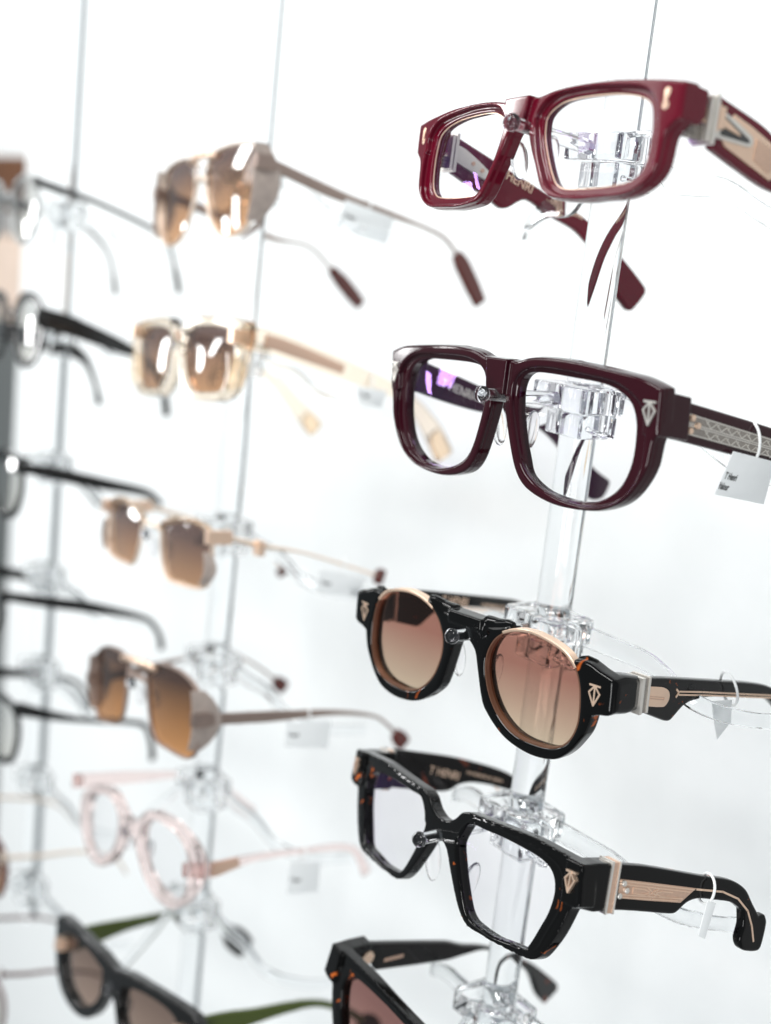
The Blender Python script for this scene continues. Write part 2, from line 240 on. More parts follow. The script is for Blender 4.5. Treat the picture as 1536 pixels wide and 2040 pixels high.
def lens_mat(name, top, bottom, y0=-0.02, y1=0.012, coat=(0.55, 0.35, 0.95), refl=0.9, ior=1.45, base=0.0):
    """Tinted see-through lens with a coloured anti-reflex coat; the tint runs from top to bottom of the lens."""
    m = bpy.data.materials.new(name); m.use_nodes = True
    nt = m.node_tree; N = nt.nodes; L = nt.links; N.clear()
    out = N.new('ShaderNodeOutputMaterial')
    tc = N.new('ShaderNodeTexCoord'); sx = N.new('ShaderNodeSeparateXYZ')
    L.new(tc.outputs['Object'], sx.inputs[0])
    mr = N.new('ShaderNodeMapRange'); mr.inputs['From Min'].default_value = y0; mr.inputs['From Max'].default_value = y1
    L.new(sx.outputs['Y'], mr.inputs['Value'])
    rp = N.new('ShaderNodeValToRGB')
    rp.color_ramp.elements[0].color = (*bottom, 1); rp.color_ramp.elements[1].color = (*top, 1)
    L.new(mr.outputs['Result'], rp.inputs['Fac'])
    tr = N.new('ShaderNodeBsdfTransparent'); L.new(rp.outputs['Color'], tr.inputs['Color'])
    gl = N.new('ShaderNodeBsdfGlossy'); gl.inputs['Roughness'].default_value = 0.01
    gl.inputs['Color'].default_value = (*coat, 1)
    fr = N.new('ShaderNodeFresnel'); fr.inputs['IOR'].default_value = ior
    ml = N.new('ShaderNodeMath'); ml.operation = 'MULTIPLY_ADD'; ml.inputs[1].default_value = refl; ml.inputs[2].default_value = base
    L.new(fr.outputs[0], ml.inputs[0])
    mx = N.new('ShaderNodeMixShader'); L.new(ml.outputs[0], mx.inputs['Fac']); L.new(tr.outputs[0], mx.inputs[1]); L.new(gl.outputs[0], mx.inputs[2])
    L.new(mx.outputs[0], out.inputs['Surface'])
    return m

M = {}
M['red'] = P('burgundy_acetate', (0.112, 0.0024, 0.013), 0.06, noise=0.12, scale=40)
M['maroon'] = P('oxblood_acetate', (0.026, 0.0022, 0.006), 0.06, noise=0.2, scale=50, spec=0.34)
M['black'] = tortoise('black_tortoise_acetate', (0.0014, 0.0013, 0.0013), (0.50, 0.11, 0.016), 0.69, 120)
M['black2'] = tortoise('black_acetate', (0.0013, 0.0013, 0.0014), (0.42, 0.085, 0.012), 0.71, 115)
M['tort'] = tortoise('tortoise_temple_acetate', (0.004, 0.003, 0.003), (0.18, 0.04, 0.02), 0.65, 90)
M['plain_black'] = P('plain_black_acetate', (0.004, 0.004, 0.004), 0.09)
M['gold'] = P('rose_gold', (0.90, 0.66, 0.50), 0.26, 0.78, noise=0.05)
M['gold_dark'] = P('brushed_rose_gold', (0.72, 0.50, 0.38), 0.38, 0.72, noise=0.15, bump=0.3, scale=900)
M['ring_brown'] = P('brown_rim_liner', (0.20, 0.10, 0.065), 0.3, 0.6)
M['silver'] = P('antique_silver', (0.78, 0.75, 0.70), 0.28, 0.8, noise=0.1)
M['silver_dark'] = P('dark_antique_silver', (0.36, 0.33, 0.30), 0.38, 0.8, noise=0.25, bump=0.4, scale=900)
M['acrylic'] = P('clear_acrylic', (0.985, 0.995, 1.0), 0.0, trans=1, ior=1.46)
M['rod_acrylic'] = P('clear_acrylic_rod', (0.985, 0.995, 1.0), 0.0, trans=1, ior=1.34)
M['rod_acrylic_pale'] = P('pale_acrylic_rod', (0.985, 0.995, 1.0), 0.0, trans=1, ior=1.2)
M['pad'] = P('clear_silicone', (0.99, 0.98, 0.99), 0.12, trans=1, ior=1.4)
M['frosted'] = P('clear_silicone_cap', (0.93, 0.92, 0.95), 0.02, trans=1, ior=1.28)
M['crystal'] = P('peach_crystal_acetate', (0.98, 0.86, 0.72), 0.04, trans=1, ior=1.45)
M['pinkc'] = P('pink_crystal_acetate', (0.985, 0.84, 0.815), 0.06, trans=0.95, ior=1.45)
M['champ'] = P('champagne_metal', (0.86, 0.72, 0.60), 0.3, 0.75)
M['shieldm'] = P('woven_shield_metal', (0.46, 0.39, 0.35), 0.45, 0.6, noise=0.3, scale=350)
M['taupe'] = P('taupe_metal', (0.36, 0.28, 0.245), 0.4, 1)
M['brown_tip'] = P('brown_tip_acetate', (0.09, 0.018, 0.014), 0.12)
M['green'] = P('olive_green_acetate', (0.055, 0.078, 0.008), 0.12)
M['paper'] = P('tag_paper', (0.86, 0.885, 0.89), 0.7, noise=0.02)
M['ink'] = P('black_ink', (0.012, 0.012, 0.012), 0.6)
M['white_string'] = P('white_nylon', (0.85, 0.87, 0.87), 0.4)
M['darkmetal'] = P('gunmetal', (0.10, 0.10, 0.10), 0.3, 0.7)
M['greypl'] = P('grey_metal', (0.35, 0.36, 0.36), 0.3, 0.8)
M['clear_lens'] = lens_mat('coated_demo_lens', (0.985, 0.975, 0.985), (0.985, 0.985, 0.985), coat=(0.60, 0.32, 0.95), refl=1.0, ior=1.5)
M['plain_lens'] = lens_mat('plain_demo_lens', (0.97, 0.97, 0.975), (0.97, 0.97, 0.975), coat=(1, 1, 1), refl=0.9, ior=1.5)
M['brown_lens'] = lens_mat('rose_brown_gradient_lens', (0.40, 0.185, 0.14), (0.66, 0.52, 0.38), -0.022, 0.004, coat=(0.9, 0.7, 0.65), refl=1.0, ior=1.5)
M['amber_lens'] = lens_mat('brown_amber_gradient_lens', (0.165, 0.10, 0.085), (0.72, 0.38, 0.18), -0.026, 0.010, coat=(0.9, 0.9, 0.9), refl=1.6, ior=1.6)
M['bronze_lens'] = lens_mat('dark_bronze_gradient_lens', (0.075, 0.04, 0.03), (0.66, 0.30, 0.10), -0.024, 0.014, coat=(0.9, 0.9, 0.9), refl=1.2, ior=1.55)
M['grey_lens'] = lens_mat('grey_brown_gradient_lens', (0.16, 0.11, 0.09), (0.42, 0.30, 0.24), -0.02, 0.02, coat=(0.9, 0.9, 0.9), refl=1.0)
M['pale_lens'] = lens_mat('pale_coated_lens', (0.72, 0.72, 0.70), (0.80, 0.78, 0.72), coat=(1, 1, 1), refl=1.6, ior=1.6)
M['dusk_lens'] = lens_mat('dusty_pink_lens', (0.26, 0.13, 0.115), (0.45, 0.25, 0.21), -0.02, 0.012, coat=(0.9, 0.8, 0.8), refl=0.9)
for k_ in ('acrylic',):
    M[k_].node_tree.nodes['Principled BSDF'].inputs['Roughness'].default_value = 0.0

# ---------------------------------------------------------------- helpers
KB = 0.0009
MMS = 0.001

def tag(o, label=None, cat=None, group=None, kind=None):
    if label: o['label'] = label
    if cat: o['category'] = cat
    if group: o['group'] = group
    if kind: o['kind'] = kind
    return o

def empty(name, mat=None, loc=None):
    o = bpy.data.objects.new(name, None)
    o.empty_display_size = 0.01
    COL.objects.link(o)
    if mat is not None: o.matrix_world = mat
    if loc is not None: o.location = loc
    return o

def link(name, me, material, parent):
    me.materials.clear(); me.materials.append(material)
    o = bpy.data.objects.new(name, me)
    COL.objects.link(o)
    if parent is not None: o.parent = parent
    return o

def area2(p):
    return sum(p[i][0] * p[(i + 1) % len(p)][1] - p[(i + 1) % len(p)][0] * p[i][1] for i in range(len(p))) / 2

def crom(p, n=5, closed=True, sharp=62):
    """Catmull-Rom through the points, keeping corners that turn by more than `sharp` degrees."""
    m = len(p); out = []
    def turn(i):
        a = Vector(p[i]) - Vector(p[i - 1]); b = Vector(p[(i + 1) % m]) - Vector(p[i])
        if a.length < 1e-6 or b.length < 1e-6: return 0
        return math.degrees(abs(a.angle(b)))
    sh = [closed and turn(i) > sharp or (not closed and 0 < i < m - 1 and turn(i) > sharp) for i in range(m)]
    for i in range(m if closed else m - 1):
        p1 = Vector(p[i]); p2 = Vector(p[(i + 1) % m])
        p0 = Vector(p[i - 1]) if (closed or i > 0) else p1
        p3 = Vector(p[(i + 2) % m]) if (closed or i + 2 < m) else p2
        d = (p2 - p1).length
        t1 = (p2 - p0) * (0.5 if not sh[i] else 0); t2 = (p3 - p1) * (0.5 if not sh[(i + 1) % m] else 0)
        if t1.length > d: t1 *= d / t1.length
        if t2.length > d: t2 *= d / t2.length
        for k in range(n):
            t = k / n
            out.append(tuple((2*t**3-3*t**2+1)*p1 + (t**3-2*t**2+t)*t1 + (-2*t**3+3*t**2)*p2 + (t**3-t**2)*t2))
    if not closed: out.append(tuple(p[-1]))
    return out

def offset(p, d):
    """Move a closed contour outwards by d."""
    s = 1 if area2(p) > 0 else -1
    q = []
    for i in range(len(p)):
        a = Vector(p[i - 1]); b = Vector(p[(i + 1) % len(p)]); t = (b - a)
        if t.length < 1e-9: q.append(p[i]); continue
        t.normalize(); q.append((p[i][0] + s * t.y * d, p[i][1] - s * t.x * d))
    return q

def layer(contours, z0, z1, bevel=0.0, seg=2):
    """Solid between z0 and z1 from an outer contour and holes, with rounded edges; returns (verts, faces)."""
    cu = bpy.data.curves.new('tmp', 'CURVE'); cu.dimensions = '2D'; cu.fill_mode = 'BOTH'
    for c in contours:
        sp = cu.splines.new('POLY'); sp.points.add(len(c) - 1); sp.use_cyclic_u = True
        for pt, (x, y) in zip(sp.points, c): pt.co = (x, y, 0, 1)
    cu.extrude = max((z1 - z0) / 2 - bevel, 0.001); cu.bevel_depth = bevel; cu.bevel_resolution = seg; cu.offset = -bevel
    o = bpy.data.objects.new('tmp', cu); COL.objects.link(o)
    bpy.context.view_layer.update()
    dg = bpy.context.evaluated_depsgraph_get()
    me = bpy.data.meshes.new_from_object(o.evaluated_get(dg))
    v = [(a.co.x, a.co.y, a.co.z + (z0 + z1) / 2) for a in me.vertices]; f = [tuple(q.vertices) for q in me.polygons]
    bpy.data.objects.remove(o); bpy.data.meshes.remove(me); bpy.data.curves.remove(cu)
    return v, f

def merge(parts):
    V = []; F = []
    for v, f in parts:
        n = len(V); V += v; F += [tuple(i + n for i in q) for q in f]
    return V, F

def boxvf(x0, x1, y0, y1, z0, z1):
    v = [(x, y, z) for x in (x0, x1) for y in (y0, y1) for z in (z0, z1)]
    return v, [(0, 1, 3, 2), (4, 6, 7, 5), (0, 4, 5, 1), (2, 3, 7, 6), (0, 2, 6, 4), (1, 5, 7, 3)]

def side(poly, x0, x1, bevel=0.8):
    """Solid from a side profile given as (z, y), between x0 and x1."""
    v, f = layer([poly], x0, x1, bevel)
    return [(c, b, a) for a, b, c in v], [tuple(reversed(q)) for q in f]

def topv(poly, y0, y1, bevel=0.5):
    """Solid from a plan given as (x, z), between y0 and y1."""
    v, f = layer([poly], y0, y1, bevel)
    return [(a, c, b) for a, b, c in v], [tuple(reversed(q)) for q in f]

def finish(name, vf, material, parent, voxel=0.0, smooth=3, bend=True, shade=True, local=None):
    V, F = vf
    me = bpy.data.meshes.new(name)
    me.from_pydata([tuple(v) for v in V], [], F); me.validate(); me.update()
    if voxel:
        o = bpy.data.objects.new('tmp', me); COL.objects.link(o)
        r = o.modifiers.new('r', 'REMESH'); r.mode = 'VOXEL'; r.voxel_size = voxel
        if smooth:
            s = o.modifiers.new('s', 'SMOOTH'); s.factor = 0.5; s.iterations = smooth
        bpy.context.view_layer.update()
        dg = bpy.context.evaluated_depsgraph_get()
        m2 = bpy.data.meshes.new_from_object(o.evaluated_get(dg))
        bpy.data.objects.remove(o); bpy.data.meshes.remove(me); me = m2; me.name = name
    else:
        bm = bmesh.new(); bm.from_mesh(me); bmesh.ops.remove_doubles(bm, verts=bm.verts, dist=0.0005)
        bmesh.ops.recalc_face_normals(bm, faces=bm.faces); bm.to_mesh(me); bm.free()
    for v in me.vertices:
        x, y, z = v.co
        if bend: z -= KB * x * x
        v.co = (x * MMS, y * MMS, z * MMS)
    me.update()
    if shade:
        me.shade_smooth()
        if not voxel:
            me.set_sharp_from_angle(angle=math.radians(38))
    return link(name, me, material, parent)

def mir(c): return [(-x, y) for x, y in c][::-1]

def tube(pts, r, n=10, caps=True):
    """Round bar along 3-D points; r is a number or one per point."""
    V = []; F = []; m = len(pts)
    rr = r if isinstance(r, (list, tuple)) else [r] * m
    for i, p in enumerate(pts):
        p = Vector(p); a = Vector(pts[max(i - 1, 0)]); b = Vector(pts[min(i + 1, m - 1)])
        t = (b - a).normalized(); up = Vector((0, 0, 1)) if abs(t.z) < 0.9 else Vector((1, 0, 0))
        u = t.cross(up).normalized(); w = u.cross(t)
        for k in range(n):
            g = 2 * math.pi * k / n; V.append(tuple(p + (u * math.cos(g) + w * math.sin(g)) * rr[i]))
    for i in range(m - 1):
        for k in range(n):
            F.append((i * n + k, i * n + (k + 1) % n, (i + 1) * n + (k + 1) % n, (i + 1) * n + k))
    if caps:
        F.append(tuple(range(n))[::-1]); F.append(tuple((m - 1) * n + k for k in range(n)))
    return V, F

def ribbon(path, w_out, z0, z1, closed=True):
    """Band that follows a contour (x, y): from the contour to w_out outside it, z0..z1."""
    o = offset(path, w_out); n = len(path); V = []; F = []
    for i in range(n):
        V += [(path[i][0], path[i][1], z0), (o[i][0], o[i][1], z0), (o[i][0], o[i][1], z1), (path[i][0], path[i][1], z1)]
    for i in range(n if closed else n - 1):
        j = (i + 1) % n
        for k in range(4): F.append((i * 4 + k, i * 4 + (k + 1) % 4, j * 4 + (k + 1) % 4, j * 4 + k))
    return V, F

def lens(name, contour, z, bulge, material, parent, s=1, thick=0.0):
    """Curved lens shell: rings of the contour scaled towards its centre."""
    c = crom(contour, 4)
    cx = sum(p[0] for p in c) / len(c); cy = sum(p[1] for p in c) / len(c)
    V = [(s * cx, cy, z + bulge)]; F = []; n = len(c); rings = 14
    for k in range(1, rings + 1):
        t = k / rings
        for x, y in c: V.append((s * (cx + (x - cx) * t), cy + (y - cy) * t, z + bulge * (1 - t * t)))
    for i in range(n): F.append((0, 1 + i, 1 + (i + 1) % n))
    for k in range(rings - 1):
        for i in range(n):
            a = 1 + k * n; F.append((a + i, a + n + i, a + n + (i + 1) % n, a + (i + 1) % n))
    return finish(name, (V, F), material, parent)

def text_mesh(name, body, size, depth, material, parent, matrix, bold=0.0, xs=1.0):
    cu = bpy.data.curves.new('t', 'FONT'); cu.body = body; cu.size = size; cu.extrude = depth; cu.offset = bold
    cu.resolution_u = 3
    o = bpy.data.objects.new('t', cu); COL.objects.link(o)
    bpy.context.view_layer.update()
    me = bpy.data.meshes.new_from_object(o.evaluated_get(bpy.context.evaluated_depsgraph_get()))
    bpy.data.objects.remove(o); bpy.data.curves.remove(cu)
    for v in me.vertices:
        q = matrix @ Vector((v.co.x * xs, v.co.y, v.co.z)); v.co = (q.x * MMS, q.y * MMS, q.z * MMS)
    me.name = name
    return link(name, me, material, parent)

def frame_matrix(key):
    loc, r = POSE[key]
    return Matrix([[r[0][0], r[0][1], r[0][2], loc[0]], [r[1][0], r[1][1], r[1][2], loc[1]], [r[2][0], r[2][1], r[2][2], loc[2]], [0, 0, 0, 1]])

def pad(parent, s, x, y, z, h=6.5, w=3.3, t=1.1, tilt=0.35, mat='pad', name='nose_pad'):
    V = []; F = []; nu, nv = 16, 10
    ca, sa = math.cos(tilt * s), math.sin(tilt * s)
    for j in range(nv + 1):
        ph = math.pi * j / nv
        for i in range(nu):
            th = 2 * math.pi * i / nu
            a = math.sin(ph) * math.cos(th) * t; b = math.cos(ph) * h; c = math.sin(ph) * math.sin(th) * w
            V.append((s * x + a * ca + b * sa * 0.6, y + b, z + c - a * 0.5))
    for j in range(nv):
        for i in range(nu): F.append((j * nu + i, j * nu + (i + 1) % nu, (j + 1) * nu + (i + 1) % nu, (j + 1) * nu + i))
    return finish(name, (V, F), M[mat], parent, bend=False)

def bar2d(a, b, w, z0, z1):
    a = Vector(a); b = Vector(b); d = (b - a).normalized(); n = Vector((-d.y, d.x)) * w / 2
    p = [a - n - d * w * .3, b - n + d * w * .3, b + n + d * w * .3, a + n - d * w * .3]
    V = [(q.x, q.y, z) for z in (z0, z1) for q in p]
    return V, [(3, 2, 1, 0), (4, 5, 6, 7), (0, 1, 5, 4), (1, 2, 6, 5), (2, 3, 7, 6), (3, 0, 4, 7)]

def kite_emblem(parent, s, x, y, h, z, mat):
    """Kite mark with a bar on top and a centre line."""
    w = h * 0.30; L = lambda a, b: (s * a + s * 0, b)
    t = h / 2
    pts = [(( -w * 0.95, t), (w * 0.95, t)), ((0, t), (0, -t)), ((-w * 0.1, t * .9), (-w, t * 0.25)), ((w * 0.1, t * .9), (w, t * 0.25)),
           ((-w, t * 0.25), (0, -t)), ((w, t * 0.25), (0, -t))]
    parts = [bar2d((s * x + a[0], y + a[1]), (s * x + b[0], y + b[1]), h * (0.085 if i else 0.10), z - 0.5, z + 0.35 + 0.02 * i) for i, (a, b) in enumerate(pts)]
    return finish('emblem', merge(parts), M[mat], parent, shade=False)

def seg_poly(center, widths):
    """Polygon around a centre line with a width at every point."""
    c = crom(center, 5, closed=False, sharp=179); n = len(c); up = []; dn = []
    for i, p in enumerate(c):
        a = Vector(c[max(i - 1, 0)]); b = Vector(c[min(i + 1, n - 1)]); t = (b - a).normalized()
        f = i / (n - 1) * (len(widths) - 1); k = min(int(f), len(widths) - 2); w = widths[k] + (widths[k + 1] - widths[k]) * (f - k)
        nn = Vector((-t.y, t.x)) * w / 2
        up.append((p[0] + nn.x, p[1] + nn.y)); dn.append((p[0] - nn.x, p[1] - nn.y))
    return up + dn[::-1]

def temple_text(parent, key, body, size, depth=0.12, mat='gold', dz=(0, 1), x=None, bold=0.02, xs=1.0):
    """Lettering on the inner face of the far temple, reading towards its tip."""
    a = D[key]['text'][dz[0]]; b = D[key]['text'][dz[1]]
    d = Vector((0, b[1] - a[1], b[0] - a[0])).normalized(); u = Vector((0, d.z * -1, d.y)) if False else Vector((1, 0, 0)).cross(d).normalized()
    if u.y < 0: u = -u
    n = Vector((1, 0, 0))
    m = Matrix([[d.x, u.x, n.x, x], [d.y, u.y, n.y, a[1]], [d.z, u.z, n.z, a[0]], [0, 0, 0, 1]])
    return text_mesh('lettering', body, size, depth, M[mat], parent, m, bold, xs)

# ---------------------------------------------------------------- setting
def plane_wall():
    xs = [-1.205, 0.07]; zs = [-0.2, 3.2]
    V, F = boxvf(xs[0], xs[1], 0.20, 0.26, zs[0], zs[1])
    me = bpy.data.meshes.new('wall'); me.from_pydata(V, [], F); me.update()
    bm = bmesh.new(); bm.from_mesh(me); bmesh.ops.recalc_face_normals(bm, faces=bm.faces); bm.to_mesh(me); bm.free()
    o = link('wall', me, P('white_wall_paint', (0.83, 0.855, 0.86), 0.55, noise=0.02, bump=0.05, scale=60), None)
    tag(o, 'plain white wall behind the acrylic eyewear rods', None, None, 'structure')
plane_wall()
V, F = boxvf(-3.2, -1.3, 0.32, 0.36, -0.2, 3.2)
me = bpy.data.meshes.new('back_wall'); me.from_pydata(V, [], F); me.update()
bm = bmesh.new(); bm.from_mesh(me); bmesh.ops.recalc_face_normals(bm, faces=bm.faces); bm.to_mesh(me); bm.free()
tag(link('back_wall', me, P('pale_grey_paint', (0.80, 0.83, 0.84), 0.6, noise=0.03, scale=8), None), 'pale wall at the far left edge', None, None, 'structure')

V, F = boxvf(0.072, 3.0, 0.18, 0.28, -0.2, 3.2)  # added out of view so glossy black temples reflect grey instead of white
me = bpy.data.meshes.new('reflection_wall'); me.from_pydata(V, [], F); me.update()
bm = bmesh.new(); bm.from_mesh(me); bmesh.ops.recalc_face_normals(bm, faces=bm.faces); bm.to_mesh(me); bm.free()
tag(link('reflection_wall', me, P('reflection_wall_grey', (0.38, 0.385, 0.39), 0.6, noise=0.1, scale=12), None), 'unseen grey wall added beside the white wall to dim reflections in the temples', None, None, 'structure')

# ---------------------------------------------------------------- rods and holders
RODX = {1: 0.0, 2: -0.267, 3: -0.540}
def circle(r, n=28, cx=0, cy=0): return [(cx + r * math.cos(2 * math.pi * k / n), cy + r * math.sin(2 * math.pi * k / n)) for k in range(n)]
for k, lab in ((1, 'clear acrylic rod nearest the camera, carrying the burgundy and black glasses'),
               (2, 'blurred clear acrylic rod in the middle, carrying the brown-lensed sunglasses'),
               (3, 'faint blurred clear acrylic rod farthest left, behind the thin dark temples')):
    V, F = tube([(0, 0, -500), (0, 0, 420)], 7.0, 40)
    r_ = finish('display_rod', (V, F), M['rod_acrylic' if k == 1 else 'rod_acrylic_pale'], None, bend=False)
    r_.location = (RODX[k], 0, 1.3)
    tag(r_, lab, 'display rod', 'clear acrylic rods')

def holder(rod, z, key, label, drop=4.0, arm=True, detail=True):
    """Clear clip on a rod: collar with a hole for the rod, a nose peg and two curved temple arms."""
    root = empty('display_holder', loc=(RODX[rod], 0, z))
    tag(root, label, 'glasses holder', 'clear acrylic glasses holders on the rods')
    hole = circle(7.25, 28)[::-1]
    outer = [(-14.5, -11), (-13, -13.5), (-4, -13.5), (-3, -12), (3, -12), (4, -13.5), (13, -13.5), (14.5, -12), (14.5, 8), (13, 9.5), (-13, 9.5), (-14.5, 8)]
    lo = [(-8.5, -9), (-7.5, -10), (10, -10), (11, -9), (11, 8), (-8.5, 8)]
    finish('collar', layer([outer, hole], -3.5, 6, 0.8), M['acrylic'], root, bend=False)
    finish('lower_collar', layer([lo, hole], -13, -3.8, 0.6), M['acrylic'], root, bend=False)
    if detail:   # bracket loop on the right of the collar
        loop = [(9, 5.6), (19, 6.4), (21.5, 5), (21.5, -9), (19, -10), (10, -9)]
        v, f = tube([(x, -6 + 0 * x, zz) for x, zz in crom(loop, 4, closed=False)], 1.1, 8)
        finish('bracket_loop', (v, f), M['acrylic'], root, bend=False)
    # peg
    if key:
        m = frame_matrix(key); b = D_PEG.get(key, (0.5, 4.5, 6.5))
        q = (m @ Vector((b[0] * MMS, b[1] * MMS, b[2] * MMS)) - Vector((RODX[rod], 0, z))) * 1000
        a = Vector((0, -14.5, 0.5)); q = Vector(q)
        d = (q - a).normalized()
        pts = [a, a.lerp(q, .5), q - d * 2.2]
        finish('nose_peg', tube(pts, [2.7, 2.4, 2.2], 16), M['acrylic'], root, bend=False)
        n = 10
        cap = [q + d * (-2.6 + 3.4 * i / n) for i in range(n + 1)]
        finish('peg_bulb', tube(cap, [max(0.3, 2.95 * max(0, 1 - abs((i / n - .5) / .56) ** 3.2) ** 0.5) for i in range(n + 1)], 18), M['frosted'], root, bend=False)
    if arm:
        for s in (1, -1):
            plan = crom([(13, 4), (30, 6), (50, 9), (60, 12), (67, 19), (72, 27), (78, 37), (82, 50)][:None if s > 0 else 5], 4, closed=False)
            V = []; F = []; m_ = len(plan)
            for i, (x, y) in enumerate(plan):
                t = min(1, (x - 13) / 69); u_ = max(0, min(1, (x - 40) / 36)); zz = -drop * math.sin(min(1, (x - 13) / 14) * math.pi / 2) - 13.5 * u_ * u_ * (3 - 2 * u_) - 1.5 * t - (10 * math.sin(min(1, (x - 13) / 20) * math.pi / 2) if s < 0 else 0)
                h = 4.2 - 1.4 * t
                V += [(s * x, y, zz - h), (s * x, y + 2.2, zz - h), (s * x, y + 2.2, zz + h), (s * x, y, zz + h)]
            for i in range(m_ - 1):
                for k in range(4): F.append((i * 4 + k, i * 4 + (k + 1) % 4, i * 4 + 4 + (k + 1) % 4, i * 4 + 4 + k))
            F += [(3, 2, 1, 0), tuple((m_ - 1) * 4 + k for k in range(4))]
            bm = bmesh.new(); vs = [bm.verts.new(v) for v in V]
            for f in F: bm.faces.new([vs[i] for i in f])
            bmesh.ops.recalc_face_normals(bm, faces=bm.faces)
            ed = [e for e in bm.edges if abs((e.verts[0].co - e.verts[1].co).normalized().x) > 0.5]
            bmesh.ops.bevel(bm, geom=ed, offset=0.6, segments=2, affect='EDGES', profile=0.6)
            tmp = bpy.data.meshes.new('x'); bm.to_mesh(tmp); bm.free()
            vf = ([tuple(v.co) for v in tmp.vertices], [tuple(p.vertices) for p in tmp.polygons]); bpy.data.meshes.remove(tmp)
            finish('temple_arm', vf, M['acrylic'], root, bend=False)
    return root
D_PEG = {'red': (9.0, 0.6, 10), 'maroon': (2.2, 5.0, 10), 'round': (1.8, 9.3, 10), 'square': (3.2, 4.9, 10), 'hexa': (0.5, 3.5, 9)}

# ---------------------------------------------------------------- price tags
def price_tag(key, x, label, width_ring=(3.0, 7.5), ring=True, text=True, name='price_tag', tw=0.35, flip=False):
    m = frame_matrix(key); root = empty(name, mat=m)
    tag(root, label, 'price tag', 'white price tags hanging from temples')
    c = [tuple(p) for p in D[key]['tag']]
    c = [(a, b - (2.6 if key in ('aviator', 'brow', 'bronze', 'pink') else 0)) for a, b in c]
    poly = crom([tuple(c[0]), tuple(c[1]), tuple(c[2]), tuple(c[3])], 3, sharp=20)
    v, f = side(poly, x, x + tw, 0.1)
    finish('tag_card', (v, f), M['paper'], root, bend=False)
    if text:
        a, b, cc, d_ = [Vector(p) for p in c]
        rt = (b - a).normalized(); dn = (d_ - a).normalized()
        # reading direction goes towards the temple tip (local -z)
        ww = (b - a).length; hh = (d_ - a).length
        for line, (fx, fy) in (('T Henri', (0.04, 0.62)), ('Valour', (0.0, 0.86))) if key == 'maroon' else (('T Henri', (0.06, 0.62)), ('Mode', (0.02, 0.86)))[:1]:
            p = a + rt * ww * fx + dn * hh * fy
            up = -dn
            M4 = Matrix([[0, 0, 1, x + tw + 0.06], [rt.y, up.y, 0, p.y], [rt.x, up.x, 0, p.x], [0, 0, 0, 1]])
            text_mesh('lettering', line, 3.4 if key == 'maroon' else 3.0, 0.03, M['ink'], root, M4, 0.07, 0.56 if key == 'maroon' else 0.7)
    if ring:
        l = D[key].get('loop', [[(c[0][0] + c[1][0]) / 2, c[0][1] + 5], [(c[0][0] + c[1][0]) / 2, c[0][1] - 1]])
        a = Vector(l[0]); b = Vector(l[1]); mid = (a + b) / 2; n = 26; h = (a - b).length / 2 + 1.0
        xin = x - width_ring[0]
        pts = []
        for k in range(n + 1):
            g = 2 * math.pi * k / n
            pts.append((xin + (x + 0.9 - xin) * (0.5 + 0.5 * math.cos(g)), mid.y + h * math.sin(g) * 1.0, mid.x + (a.x - b.x) / 2 * math.sin(g)))
        finish('loop', tube(pts, 0.5, 8, False), M['white_string'], root, bend=False)
    return root

# ---------------------------------------------------------------- front column glasses
def arms_block(prof, x0, x1, s, bevel=0.8):
    v, f = side(prof, x0, x1, bevel)
    return [(s * a, b, c) for a, b, c in v], ([tuple(reversed(q)) for q in f] if s < 0 else f)

def temple(parent, s, prof, x_in, x_out, mat, voxel=0.4, bevel=1.0, n=4, taper=0.0):
    v, f = arms_block(crom(prof, n, sharp=50), x_in, x_out, s, bevel)
    o = finish('temple', (v, f), M[mat], parent, voxel=voxel, smooth=2, bend=False)
    return o

